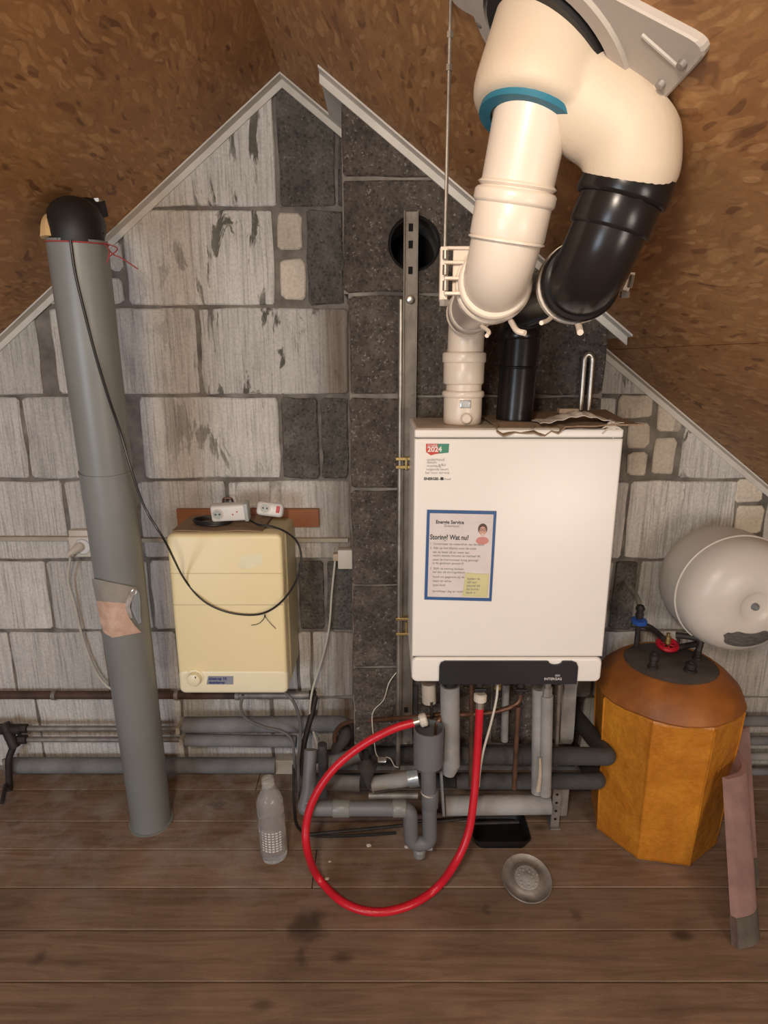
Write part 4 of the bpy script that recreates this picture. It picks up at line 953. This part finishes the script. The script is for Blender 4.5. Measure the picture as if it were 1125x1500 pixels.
# cables below heater
pipe('grey_cable', [P(356, 1018, -.13), P(353, 1035, -.13), P(360, 1052, -.125), P(385, 1064, -.125), P(412, 1071, -.125), P(427, 1083, -.13), P(431, 1110, -.14), P(433, 1160, -.15)], .0045, 'cable_g', 'left grey cable looping down from under the yellow heater', 8, cat='cable', cm=True)
pipe('grey_cable', [P(415, 1012, -.13), P(430, 1028, -.13), P(439, 1055, -.13), P(440, 1085, -.135), P(437, 1120, -.15), P(438, 1170, -.16)], .0050, 'cable_g', 'right grey cable dropping from under the yellow heater', 8, cat='cable', cm=True)
pipe('black_flex', [P(462, 1020, -.035), P(458, 1040, -.06), P(450, 1070, -.09), P(444, 1100, -.12), P(441, 1150, -.15), P(443, 1190, -.19)], .009, 'iron', 'thick black flexible hose descending beside the grey cables', 10, cat='hose', cm=True)
# ================================================================ pipework below the boiler
TY_ = -.43
dt = thing('drain_trap', 'grey plastic tundish with drain trap under the boiler', 'drain', tuple(ZP(622, 1240, TY_)))
c_t = P(627, 1066, TY_); c_b = P(627, 1118, TY_)
bm = nb(); lathe(bm, c_b, (0, 0, 1), [(-.012, .0165), (0, .0355), (c_t.z-c_b.z, .0365), (c_t.z-c_b.z, .0335), (.006, .0320), (.0, .012)], 28, False); obj('funnel', bm, 'pvc_d', dt, smooth=True)
pth = fillet([c_b+V((0, 0, .004)), P(630, 1234, TY_), P(602, 1236, TY_), P(601, 1185, TY_), P(560, 1184, TY_), P(450, 1184, TY_)], .024, 8)
obj('trap_pipe', tube(nb(), pth, .0185, 20), 'pvc_d', dt, smooth=True)
a_ = P(630, 1170, TY_); obj('socket', collar(nb(), a_, up, .0205, .05, 24), 'pvc_d', dt, smooth=True)
obj('tape_ring', collar(nb(), P(629, 1160, TY_), up, .0212, .006, 24), 'paper', dt)
for x_, l_ in ((500, .045), (585, .035)): obj('socket', collar(nb(), P(x_, 1184, TY_), (1, 0, 0), .0210, l_, 24), 'pvc', dt, smooth=True)
nu = ZP(612, 1243, TY_); obj('cleanout_nut', lathe(nb(), V((nu.x+.004, nu.y, nu.z-.020)), (0, 0, 1), [(0, .015), (.016, .0165), (.022, .014)], 12), 'pvc', dt)
obj('side_lug', box(nb(), (nu.x+.014, TY_-.002, nu.z-.006), (nu.x+.038, TY_+.014, nu.z+.012), .003), 'foam_l', dt)
pth = fillet([P(458, 1184, TY_), P(444, 1186, TY_), P(452, 1160, TY_+.02), P(455, 1098, TY_+.06)], .03, 6)
obj('branch_pipe', tube(nb(), pth, .0165, 16), 'pvc_d', dt, smooth=True); obj('elbow_bead', torus(nb(), P(452, 1170, TY_+.01), up, .0155, .0025, 20, 6), 'pvc', dt, smooth=True)
# vertical pipes
def vert(name, px, y0, y1, Y, r, mat, label, px2=None, seg=18):
    a_ = P(px, y0, Y); b_ = P(px2 or px, y1, Y); b_.z = max(b_.z, .005)
    return pipe(name, [a_, b_], r, mat, label, seg)
vp = thing('insulated_riser', 'light grey foam-covered riser just right of the tundish', 'pipe', tuple(P(659, 1130, -.34)))
obj('sleeve', tube(nb(), [P(659, 1003, -.39), P(660, 1120, -.39)], .0235, 20), 'foam_l', vp, smooth=True)
obj('collar', tube(nb(), [V((P(659, 1003, -.39).x, -.39, zb+.006)), P(659, 1006, -.39)], .018, 18), 'rubber', vp); obj('cut_end', tube(nb(), [P(660, 1119, -.39), P(657, 1133, -.39)], [.0235, .016], 18), 'foam_l', vp, smooth=True)
iv = thing('insulated_riser', 'taped foam-covered riser pair standing right of white cable under boiler', 'pipe', tuple(P(795, 1160, -.33)))
obj('front_sleeve', tube(nb(), [P(801, 1018, -.39), P(798, 1163, -.39)], .0155, 18), 'foam_l', iv, smooth=True); obj('rear_sleeve', tube(nb(), [P(789, 1008, -.378), P(787, 1160, -.378)], .0155, 18), 'foam_l', iv, smooth=True)
obj('tape_tail', tube(nb(), catmull([P(791, 1110, -.402), P(791, 1135, -.403), P(788, 1158, -.40)], 5), [.003, .0065], 8), 'boiler2', iv, smooth=True)
obj('union', lathe(nb(), P(801, 1018, -.39), (0, 0, 1), [(0, .013), (.02, .013), (.024, .009), (.04, .009)], 8), 'zinc', iv)
vert('condensate_stub', 628, 1000, 1028, -.36, .018, 'stripw', 'short translucent beige siphon end above the tundish', 629)
vert('condensate_drip_pipe', 632, 1028, 1064, -.375, .0045, 'iron', 'thin dark drip pipe ending over the tundish', 632, 10)
vert('copper_tail', 691, 1001, 1153, -.37, .0065, 'copper', 'thin copper pipe left of the red hose under boiler', 690, 12)
vert('copper_tail', 759, 1035, 1155, -.37, .0065, 'copper', 'thin copper pipe right of the white cable under boiler', 753, 12)
vert('steel_support', 819, 1002, 1120, -.28, .006, 'zinc', 'thin steel pipe beside the grey chimney foot', 814, 10)
vert('grey_conduit', 741, 1002, 1085, -.275, .010, 'foam_l', 'pale grey conduit in shadow behind the copper pipes', 739, 12)
pipe('copper_overflow', [P(762, 1010, -.345), P(761, 1026, -.345), P(747, 1036, -.35), P(715, 1044, -.36), P(668, 1047, -.38), P(650, 1050, -.39), P(641, 1058, -.40), P(639, 1075, -.40)], .0062, 'copper', 'bent copper pipe emptying into the grey tundish', 12, cm=True)
pipe('copper_branch', [P(490, 1086, -.20), P(493, 1070, -.20), P(510, 1058, -.22), P(560, 1054, -.27), P(612, 1050, -.33), P(652, 1046, -.33)], .0062, 'copper', 'horizontal copper pipe running left from behind the tundish', 12, cm=True)
def valve(label, px, py, Y, s=1, cap=True):
    t_ = thing('isolating_valve', label, 'valve', tuple(P(px, py, Y))); p = P(px, py, Y)
    obj('body', lathe(nb(), V((p.x, Y, p.z-.014*s)), (0, 0, 1), [(0, .009*s), (.006*s, .011*s), (.012*s, .008*s), (.02*s, .012*s), (.028*s, .010*s)], 12), 'iron', t_, smooth=True)
    obj('stem', tube(nb(), [V((p.x, Y, zb+.01)), V((p.x, Y, p.z))], .007*s, 10), 'zinc', t_)
    if cap: obj('lever', box(nb(), (p.x-.014*s, Y-.018, p.z-.003), (p.x+.016*s, Y-.012, p.z+.006), .002), 'rubber', t_)
    return t_
valve('small dark valve with black lever above the red hose', 702, 1007, -.40); valve('small dark valve above the bent copper pipe', 762, 1008, -.355); 
obj_ = valve('brass gas connection where the white cable enters the boiler', 729, 1003, -.39, .9, False)
for c_ in obj_.children: c_.data.materials.clear(); c_.data.materials.append(M['brass'])
pipe('white_cable', [P(729, 1003, -.405), P(727, 1025, -.41), P(719, 1060, -.42), P(708, 1100, -.42), P(703, 1130, -.42), P(701, 1152, -.41)], .0030, 'cable_w', 'thin white cable hanging under boiler beside the red hose', 8, cat='cable', cm=True)
# horizontal pipes
pipe('insulated_floor_pipe', [P(652, 1180, -.34), P(805, 1178, -.34)], .0255, 'foam_l', 'pale foam-covered pipe ending right at the perforated bracket', 18)
g1 = 'dark foam pipes beneath boiler'
pipe('dark_insulated_pipe', fillet([P(668, 1105, -.31), P(891, 1108, -.31), P(836, 1040, -.035)], .012), .0235, 'foam_d', 'upper dark foam-covered pipe turning back to the wall near the tank', 16)
pipe('dark_insulated_pipe', fillet([P(668, 1144, -.31), P(877, 1144, -.31), P(832, 1088, -.035)], .012), .0215, 'foam_d', 'lower dark foam-covered pipe turning back to the wall near the tank', 16)
pipe('dark_foam_pipe', [P(545, 1105, -.16), P(655, 1105, -.17)], .0230, 'foam_d', 'dark foam-covered pipe behind the red hose and tundish', 16)
pm = thing('insulated_branch', 'pale foam-covered pipe with silver tape behind the red hose', 'pipe', tuple(P(545, 1145, -.33)))
obj('sleeve', tube(nb(), [P(545, 1150, -.33), P(607, 1140, -.33)], .0215, 18), 'foam_l', pm, smooth=True); obj('tape', tube(nb(), [P(598, 1141.5, -.33), P(613, 1139, -.33)], .0225, 18), 'tape', pm, smooth=True)
obj('slit', tube(nb(), [P(548, 1160, -.352), P(600, 1153, -.352)], .0016, 6), 'ink', pm); obj('rear_sleeve', tube(nb(), [P(478, 1146, -.31), P(528, 1148, -.32)], .020, 16), 'foam', pm, smooth=True)
pipe('lagged_pipe', [P(478, 1120, -.20), P(528, 1105, -.20)], .022, 'foam', 'dirty lagged pipe stub left of the chimney foot', 14)
pipe('lagged_elbow', fillet([P(500, 1062, -.13), P(508, 1075, -.15), P(492, 1098, -.17), P(500, 1118, -.19)], .02), .019, 'foam_d', 'dark lagged elbow dropping at the end of upper foam pipe', 14)
pipe('dark_rear_pipe', [P(440, 1143, -.15), P(700, 1143, -.15)], .020, 'foam_d', 'dark foam pipe along the wall behind the drain trap', 14)
pipe('dark_rear_pipe', [P(450, 1108, -.10), P(540, 1108, -.10)], .020, 'foam_d', 'dark foam pipe stub behind the thick black hose', 14)
vert('lagged_riser', 472, 1090, 1165, -.24, .013, 'foam_d', 'dark lagged riser standing behind the black hose', 474)
pipe('rusty_floor_pipe', [F(455, 1199, .012), F(600, 1197, .012), F(690, 1193, .012)], .010, 'rust', 'rusty pipe on the floor behind the drain trap', 10)
pipe('steel_cross_pipe', [P(540, 1165, -.30), P(612, 1165, -.30)], .009, 'zinc', 'thin metal pipe just under the taped branch pipe', 10)
# rag tied on
bm = nb(); c = P(537, 1130, -.37)
lathe(bm, P(537, 1112, -.355), P(540, 1165, -.365)-P(537, 1112, -.355), [(0, .006), (.01, .016), (.022, .026), (.034, .020), (.05, .012), (.075, .005), (.085, .002)], 9)
bmesh.ops.transform(bm, matrix=Matrix.Rotation(0, 4, 'X'), verts=bm.verts)
tag(obj('cloth_rag', bm, 'cloth', None, tuple(c), smooth=True), 'dark grimy rag knotted round the pale branch pipe', 'rag')
# thin stray wires
pipe('thin_wire', [P(583, 982, CY-.012), P(570, 1000, CY-.016), P(562, 1025, CY-.014), P(548, 1040, CY-.016), P(545, 1055, CY-.02), P(548, 1085, CY-.04), P(553, 1108, CY-.05), P(570, 1110, CY-.05), P(578, 1122, CY-.05), P(584, 1124, CY-.05)], .0013, 'cable_w', 'thin pale wire straying across the chimney foot', 6, cat='wire', cm=True)
tag(obj('foil_scrap', box(nb(), P(553, 1118, -.33), P(566, 1108, -.31), .003), 'foil', None, tuple(P(560, 1112, -.3))), 'small silver foil scrap at the end of the stray wire', 'foil')
tag(obj('silver_tape_strip', tube(nb(), catmull([P(646, 1128, -.37), P(648, 1165, -.37), P(650, 1195, -.38)], 4), [.004, .005, .0015][:1]*9, 8), 'tape', None, tuple(P(646, 1160, -.37)), smooth=True), 'shiny bent tape strip beside the drain trap', 'tape')
pipe('vertical_drain', [P(608, 1060, -.25), P(608, 1002, -.25)], .011, 'foam_d', 'dark pipe between mounting rail and siphon under boiler', 10)
# bracket
br = thing('perforated_bracket', 'galvanised perforated bracket standing at the end of floor pipe', 'bracket', tuple(F(812, 1212)))
fb = F(812, 1212); tpz = P(812, 1155, fb.y).z
obj('upright', box(nb(), (fb.x-.012, fb.y-.002, .004), (fb.x+.012, fb.y+.002, tpz), .0005), 'zinc', br); obj('foot', box(nb(), (fb.x-.014, fb.y-.012, .0005), (fb.x+.014, fb.y+.05, .004), .0005), 'zinc', br)
obj('cross_arm', box(nb(), (fb.x+.006, fb.y+.01, .028), (fb.x+.038, fb.y+.05, tpz-.01), .003), 'zinc', br)
for k in range(4): zz = .03+.027*k; obj('hole', lathe(nb(), V((fb.x, fb.y-.0026, zz)), (0, 1, 0), [(0, .004), (.001, .004)], 10), 'void', br)
# black tray
tr_ = F(735, 1228); ty = thing('black_tray', 'shallow black plastic tray on floor under the pipes', 'tray', tuple(tr_))
x0, x1 = F(692, 1240).x, F(777, 1240).x; y0, y1 = F(735, 1247).y, F(735, 1196).y
bm = nb(); 
def rr_ring(bm, x0, x1, y0, y1, z, r=.02):
    pts = []
    for (cx_, cy_, a0) in ((x1-r, y1-r, 0), (x0+r, y1-r, 90), (x0+r, y0+r, 180), (x1-r, y0+r, 270)):
        for k in range(5): a = R(a0+k*22.5); pts.append(bm.verts.new((cx_+r*cos(a), cy_+r*sin(a), z)))
    return pts
rs = [rr_ring(bm, x0+.01, x1-.01, y0+.01, y1-.01, .001), rr_ring(bm, x0, x1, y0, y1, .03), rr_ring(bm, x0+.003, x1-.003, y0+.003, y1-.003, .03), rr_ring(bm, x0+.013, x1-.013, y0+.013, y1-.013, .004)]
for A, B in zip(rs, rs[1:]):
    for i in range(20): bm.faces.new((A[i], A[(i+1)%20], B[(i+1)%20], B[i]))
bm.faces.new(rs[0]); bm.faces.new(rs[-1]); obj('bowl', bm, 'rubber', ty, smooth=True)
obj('rim', torus(nb(), (0, 0, 0), (0, 0, 1), .001, .0004, 4, 4), 'rubber', ty).hide_render = False
bpy.data.objects.remove([o for o in ty.children if o.name.startswith('rim')][0])
# loose rods and cable on the floor
pipe('floor_rod', [F(452, 1222, .012)+V((0, 0, 0)), F(560, 1212, .012), F(690, 1198, .012)], .0045, 'iron', 'thin dark rod lying on the floor under the trap', 8, cat='rod', cm=True)
pipe('floor_rod', [F(690, 1206, .036), F(760, 1204, .036)], .005, 'iron', 'dark threaded rod lying across the black tray', 8, cat='rod')
pipe('floor_cable', [P(430, 1120, -.14), F(431, 1185, .03), F(437, 1212, .007), F(460, 1224, .006), F(520, 1224, .006), F(580, 1220, .006)], .0042, 'cable_k', 'black cable curving onto the floor left of the trap', 8, cat='cable', cm=True)
# ================================================================ RED HOSE
rh_ = thing('red_hose', 'bright red filling hose looping from boiler valve to tundish', 'hose', tuple(F(560, 1335)))
Lp = [(703, 1030, -.415), (701, 1070, -.42), (698, 1120, -.43), (694, 1170, -.45), (686, 1220, -.47), (668, 1262, -.49)]
pts = [P(*q_) for q_ in Lp]+[F(640, 1300, .03), F(600, 1326, .016), F(550, 1336, .0135), F(503, 1322, .016), F(466, 1285, .028), P(450, 1245, -.485), P(449, 1205, -.47), P(462, 1165, -.455), P(490, 1125, -.44), P(530, 1092, -.43), P(575, 1068, -.425), P(612, 1057, -.42)]
obj('hose', tube(nb(), catmull(pts, 8), .0098, 16), 'red', rh_, smooth=True)
d0 = (pts[0]-pts[1]).normalized(); d1 = (pts[-1]-pts[-2]).normalized()
obj('ferrule', lathe(nb(), pts[0]-d0*.012, d0, [(0, .0103), (.02, .0103)], 14), 'bright', rh_, smooth=True); obj('nut', lathe(nb(), pts[0]+d0*.004, d0, [(0, .012), (.003, .0155), (.018, .0155), (.021, .012)], 14), 'offwhite', rh_)
obj('ferrule', lathe(nb(), pts[-1]-d1*.010, d1, [(0, .0103), (.018, .0103)], 14), 'bright', rh_, smooth=True); obj('nut', lathe(nb(), pts[-1]+d1*.004, d1, [(0, .012), (.003, .0158), (.016, .0158), (.019, .012)], 14), 'offwhite', rh_)
for o in rh_.children:
    if o.name.startswith('nut'): o['label'] = 'white plastic nut'
# ================================================================ BOTTLE
bo = F(402, 1253); bt = thing('plastic_bottle', 'empty clear plastic bottle standing on floor left of the red hose', 'bottle', tuple(bo))
hb_ = P(398, 1139, bo.y).z; r_ = .0365
pf = [(0, r_*.75), (.004, r_*.95), (.012, r_), (.03, r_*.97), (.034, r_*.93), (.038, r_*.97), (.10, r_*.97), (.104, r_*.92), (.11, r_*.98), (.125, r_*.92), (.135, r_*.98), (.165, r_*.96), (.18, r_*.82), (.195, r_*.55), (.203, r_*.40), (.206, r_*.46), (.209, r_*.38), (.222, r_*.37)]
s_ = hb_/.232; pf = [(h*s_, r) for h, r in pf]
bm = nb(); lathe(bm, bo, (-.03, 0, 1), pf, 28); obj('shell', bm, 'glass', bt, smooth=True)
obj('cap', lathe(nb(), bo+V((-.03*.21*s_, 0, .211*s_)), (-.03, 0, 1), [(0, .0165), (.018*s_, .0165), (.0205*s_, .014)], 20), 'glass', bt, smooth=True)
bm = nb()
for k in range(8):
    for j in range(6):
        a = -pi/2-.1+(j-2.0)*.27; z = (.042+k*.0075)*s_; rr2 = r_*.985; c = bo+V((rr2*cos(a), rr2*sin(a), z))
        box(bm, (-.0030, -.0004, -.0017), (.0030, .0004, .0017), 0, 1, Matrix.Translation(c) @ Matrix.Rotation(a+pi/2, 4, 'Z'))
t_ = obj('printed_text', bm, 'stwhite', bt); t_['label'] = 'block of small white print'
# ================================================================ METAL DISC
dc = F(771, 1290, .012); dd_ = V((.02, -.26, 1)).normalized()
ds_ = thing('metal_disc', 'round dusty metal cover lying on floor before the tray', 'cover', tuple(dc))
base = dc+V((0, .0, .004))
obj('plate', lathe(nb(), base, dd_, [(0, .055), (.004, .0625), (.007, .0635), (.009, .0620), (.005, .056), (.003, .047), (.006, .040), (.009, .036), (.009, .002)], 40), 'zinc', ds_, smooth=True)
obj('boss', lathe(nb(), base+dd_*.008, dd_, [(0, .032), (.003, .030), (.0035, .012), (.006, .009), (.006, .001)], 24), 'foam_l', ds_, smooth=True)
dmx = nb(); u_ = dd_.cross(V((1, 0, 0))).normalized(); v_ = dd_.cross(u_)
for k in range(26):
    a = k*2.4; rr3 = .005+.0236*sqrt(k/26); c = base+dd_*.0115+(u_*cos(a)+v_*sin(a))*rr3
    bmesh.ops.create_icosphere(dmx, subdivisions=1, radius=.0018+.0012*(k % 3)/2, matrix=Matrix.Translation(c) @ Matrix.Diagonal((1, 1, .6, 1)))
obj('scale_crust', dmx, 'stripw', ds_)
obj('foot', lathe(nb(), V((dc.x, dc.y+.035, .001)), (0, 0, 1), [(0, .01), (.012, .01)], 12), 'zinc', ds_)
# crumbs
for k, (px, py) in enumerate(((487, 1303), (479, 1287), (540, 1238), (483, 1262), (612, 1236), (596, 1240))):
    c = F(px, py, .003); s = .0035+.0012*(k % 3); bm = nb(); bmesh.ops.create_icosphere(bm, subdivisions=1, radius=s, matrix=Matrix.Translation(c) @ Matrix.Diagonal((1.4, 1, .7, 1)))
    for v in bm.verts: v.co += V((random.uniform(-1, 1), random.uniform(-1, 1), 0))*.0008
    tag(obj('plaster_crumb', bm, 'paper', None, tuple(c)), ('tiny pale crumb lying nearest the lower left of the red hose', 'tiny pale crumb inside the hose loop, near its left side', 'tiny pale crumb left of the drain trap bottom', 'tiny pale crumb highest at the left inside the hose loop', 'tiny pale crumb close under the drain trap nut', 'tiny pale crumb just left of the drain trap nut')[k], 'crumb', 'plaster crumbs on the floor')
# ================================================================ ORANGE TANK
tcx, tcy = .770, -.225
tk = thing('orange_tank', 'old hot water tank wrapped in an orange jacket on floor', 'tank', (tcx, tcy, 0))
NS = 8; off = R(22.5-11)
def octring(r, z, n=NS, sub=4, rnd=.0, sx=1):
    out = []
    for k in range(n):
        a0 = off+2*pi*k/n; a1 = off+2*pi*(k+1)/n
        for j in range(sub):
            t = j/sub; p = V((cos(a0), sin(a0), 0)).lerp(V((cos(a1), sin(a1), 0)), t)
            q = p.normalized() if p.length else p; p = p.lerp(q, rnd)
            out.append(V((tcx+p.x*r, tcy+p.y*r, z)))
    return out
ztk = .432
rings = [(.166, .003, 0), (.170, .012, 0), (.173, .12, 0), (.177, .25, 0), (.183, .34, .05), (.186, ztk-.012, .1), (.181, ztk, .25), (.176, ztk+.005, .4)]
bm = nb(); prev = None; 
for (r, z, rn) in rings:
    cur = [bm.verts.new(p+V((0, 0, .004*sin(i*1.7) if z > .3 else 0))) for i, p in enumerate(octring(r, z, rnd=rn))]
    if prev:
        for i in range(len(cur)): bm.faces.new((prev[i], prev[(i+1)%len(cur)], cur[(i+1)%len(cur)], cur[i]))
    else: bm.faces.new(cur)
    prev = cur
bm.faces.new(prev); o = obj('jacket', bm, 'jacket', tk)
bm = nb(); prev = None
for (r, z, rn) in ((.187, ztk-.004, .55), (.190, ztk+.002, .6), (.176, ztk+.030, .85), (.150, ztk+.056, 1), (.124, ztk+.075, 1), (.118, ztk+.076, 1), (.116, ztk+.069, 1)):
    cur = [bm.verts.new(p+V((0, 0, .003*sin(i*1.3+r*40) if rn < .9 else 0))) for i, p in enumerate(octring(r, z, rnd=rn))]
    if prev:
        for i in range(len(cur)): bm.faces.new((prev[i], prev[(i+1)%len(cur)], cur[(i+1)%len(cur)], cur[i]))
    prev = cur
bm.faces.new(prev); jm, _n, _l, _b = None, None, None, None
M['jtop'] = mk('brown_orange_jacket', (.40,.135,.022), (.22,.07,.015), 10, .55, bs=.5, bsc=30)
o = obj('shoulder', bm, 'jtop', tk, smooth=True)
bm = nb()
for k in range(NS):
    a = off+2*pi*k/NS; tube(bm, [V((tcx+r*cos(a), tcy+r*sin(a), z)) for r, z in ((.1665, .006), (.1735, .12), (.1775, .25), (.1835, .335), (.1865, ztk-.01))], .0022, 6)
obj('seam', bm, 'jacket', tk, smooth=True)
zl = ztk+.073
obj('lid', lathe(nb(), V((tcx, tcy, zl-.004)), (0, 0, 1), [(0, .118), (.005, .118), (.007, .114), (.007, .002)], 36), 'lid', tk, smooth=True)
def T(px, py, z=zl+.003): return F(px, py, z)
def stud(px, py, h, r, name='pipe_stub', mat='iron'):
    p = T(px, py); obj(name, lathe(nb(), p, (0, 0, 1), [(0, r*1.5), (.006, r*1.5), (.008, r), (h*.5, r), (h*.55, r*1.25), (h*.8, r*1.25), (h*.85, r*.7), (h, r*.7)], 12), mat, tk, smooth=True); return p
stud(956, 978, .045, .009); stud(1011, 983, .028, .011); 
p = stud(1021, 965, .03, .008); obj('elbow_fitting', tube(nb(), fillet([p+V((0, 0, .02)), p+V((.008, .004, .055)), p+V((-.022, .012, .06)), p+V((-.05, .03, .055))], .015), .0085, 12), 'iron', tk, smooth=True)
p = T(976, 955); rv = V((p.x, p.y, zl+.022)); obj('valve_stem', tube(nb(), [p, rv+V((0, 0, .02))], .008, 10), 'iron', tk)
o = obj('red_handwheel', torus(nb(), rv+V((0, 0, .004)), (0, -.25, 1), .024, .0070, 24, 8), 'redp', tk, smooth=True); o['label'] = 'red hand wheel'
sp = nb(); 
for k in range(3): a = k*pi/3+.3; tube(sp, [rv+V((cos(a)*.02, sin(a)*.02, .004)), rv-V((cos(a)*.02, sin(a)*.02, -.004))], .003, 6)
obj('handwheel_spokes', sp, 'redp', tk); obj('brass_cap', lathe(nb(), rv+V((0, 0, .008)), (0, 0, 1), [(0, .009), (.02, .008), (.022, .005), (.03, .005)], 8), 'brass', tk)
bv = thing('blue_valve', 'small valve with blue handle on pipe left of white vessel', 'valve', tuple(P(936, 905, -.12)))
p = P(936, 909, -.13); obj('blue_handle', lathe(nb(), p-V((0, 0, .007)), (0, -.2, 1), [(0, .018), (.003, .022), (.009, .022), (.012, .017)], 10), 'bluep', bv)['label'] = 'blue handle'
obj('body', lathe(nb(), p+V((0, 0, .006)), (0, 0, 1), [(0, .008), (.012, .012), (.02, .009), (.03, .013), (.04, .009)], 10), 'iron', bv, smooth=True)
obj('pipe', tube(nb(), fillet([p+V((0, 0, -.09)), p+V((0, 0, -.005))], .01), .007, 10), 'iron', bv); obj('wall_pipe', tube(nb(), fillet([p+V((0, 0, .03)), p+V((.004, .03, .055)), p+V((.004, .128, .07))], .02), .007, 10), 'zinc', bv, smooth=True)
pipe('tank_link_pipe', [P(925, 915, -.125), P(950, 918, -.14), P(972, 935, -.20)], .008, 'iron', 'dark pipe linking blue valve and orange tank', 10, cm=True)
# ================================================================ EXPANSION VESSEL
vr = .157
vc = P(1075, 867, -.20)
ev = thing('expansion_vessel', 'white round expansion vessel on the wall above the orange tank', 'vessel', (vc.x, 0, vc.z))
vd = V((.03, -1, -.04)).normalized()
N = 14; prof = []
obj('rear_shell', lathe(nb(), vc, -vd, [(0, vr), (.03, vr), (.08, vr*.985), (.12, vr*.93), (.150, vr*.80), (.168, vr*.6), (.176, vr*.3), (.178, .01)], 48), 'vessel', ev, smooth=True)
obj('front_shell', lathe(nb(), vc, vd, [(0, vr), (.012, vr*.995), (.035, vr*.965), (.060, vr*.88), (.078, vr*.74), (.090, vr*.56), (.095, vr*.40), (.0955, vr*.27), (.093, vr*.24), (.090, vr*.20), (.090, .006)], 48), 'vessel', ev, smooth=True)
obj('rim', torus(nb(), vc, vd, vr+.0005, .0028, 56, 8), 'vessel', ev, smooth=True)
obj('valve_cap', lathe(nb(), vc+vd*.09, vd, [(0, .010), (.006, .009), (.012, .005), (.013, .001)], 12), 'foam', ev, smooth=True)
# curved label
def vpt(px, py):
    r = ray(px, py); lo = EYE+r*((vc.y-.085+D)/r.y); return lo
bm = nb(); g = []
vx = vd.cross(V((0, 0, 1))).normalized(); vz = vx.cross(vd)
if vx.x < 0: vx = -vx
if vz.z < 0: vz = -vz
for i in range(5):
    row = []
    for j in range(17):
        a = R(-128+(j/16)*78); wdt = min(1, sin(pi*min(max(j/16, .04), .96))*2.2); rr2 = vr*(.62+(i/4-.5)*.30*wdt)
        import bisect
        PR = [(vr*.40, .095), (vr*.56, .090), (vr*.74, .078), (vr*.88, .060)]; h = .0955
        for (ra, ha), (rb2, hb2) in zip(PR, PR[1:]):
            if ra <= rr2 <= rb2: h = ha+(hb2-ha)*(rr2-ra)/(rb2-ra)
        row.append(vc+vd*(h+.0015)+vx*rr2*cos(a)+vz*rr2*sin(a))
    g.append(row)
sheet = nb(); A = [[sheet.verts.new(p) for p in r] for r in g]
for i in range(4):
    for j in range(16): sheet.faces.new((A[i][j], A[i][j+1], A[i+1][j+1], A[i+1][j]))
bmesh.ops.solidify(sheet, geom=sheet.faces[:], thickness=.0008)
obj('rating_label', sheet, 'label', ev)['label'] = 'grey curved rating label'
obj('connection', tube(nb(), fillet([vc+V((-.03, .06, -vr+.02)), vc+V((-.03, .06, -vr-.02)), vc+V((-.14, .04, -vr-.03))], .02), .0085, 12), 'iron', ev, smooth=True)
obj('wall_bracket', box(nb(), (vc.x-.03, -.03, vc.z-.10), (vc.x+.03, -.001, vc.z+.10), .002), 'zinc', ev)
# pipes at far right foot of the wall
for k, (yy, r_, m_) in enumerate(((1056, .017, 'foam'), (1085, .014, 'foam'), (1108, .0125, 'foam_l'), (1130, .012, 'foam'))):
    a_ = P(1040, yy, -.035); b_ = P(1420, yy, -.035); b_.z = a_.z
    pipe('wall_pipe', [a_, b_], r_, m_, ('top', 'second', 'third', 'lowest')[k]+' of four grey pipes along wall foot right of the tank', 14)
# ================================================================ ROOF TILE
tl = thing('roof_tile', 'pink clay roof tile standing on edge right of the orange tank', 'tile', tuple(F(1090, 1375)))
b0 = F(1077, 1388); b0.z = .001; tf = P(1062, 1140, -.40); tb = P(1094, 1064, -.23)
wv_ = tb-tf; wl_ = wv_.length; wdir = wv_.normalized(); nrm = V((wdir.y, -wdir.x, 0)).normalized(); ld = tf-b0
prof = []
for j in range(33):
    s = j/32; wv = s*wl_; prof.append((wv, .030*sin(s*2*pi)))
bm = nb(); nl = 12; th = .013
def tp(i, j, side):
    s, o_ = prof[j]; t = i/nl
    w_ = wdir.copy(); w_.z *= t; return b0+ld*t+w_*s+nrm*(o_+side*th/2)
G = [[[bm.verts.new(tp(i, j, sd)) for j in range(33)] for i in range(nl+1)] for sd in (1, -1)]
for sdi in (0, 1):
    for i in range(nl):
        for j in range(32): bm.faces.new((G[sdi][i][j], G[sdi][i][j+1], G[sdi][i+1][j+1], G[sdi][i+1][j]))
for i in range(nl): 
    for j in (0, 32): bm.faces.new((G[0][i][j], G[0][i+1][j], G[1][i+1][j], G[1][i][j]))
for j in range(32):
    for i in (0, nl): bm.faces.new((G[0][i][j], G[0][i][j+1], G[1][i][j+1], G[1][i][j]))
obj('body', bm, 'clay', tl, smooth=True)
for p_ in tl.children[0].data.polygons: pass
bm = nb()
G2 = [[bm.verts.new(tp(i, j, 1.25)+ld*(.0)) for j in range(33)] for i in (0, 1, 2)]; G3 = [[bm.verts.new(tp(i, j, -1.25)) for j in range(33)] for i in (0, 1, 2)]
for G_ in (G2, G3):
    for i in range(2):
        for j in range(32): bm.faces.new((G_[i][j], G_[i][j+1], G_[i+1][j+1], G_[i+1][j]))
for i in range(2):
    for j in (0, 32): bm.faces.new((G2[i][j], G2[i+1][j], G3[i+1][j], G3[i][j]))
for j in range(32):
    for i in (0, 2): bm.faces.new((G2[i][j], G2[i][j+1], G3[i][j+1], G3[i][j]))
obj('mortar_crust', bm, 'clay_d', tl, smooth=True)['label'] = 'grey mortar crust on the lower end'

for o in bpy.data.objects:
    if '_o' in o: del o['_o']
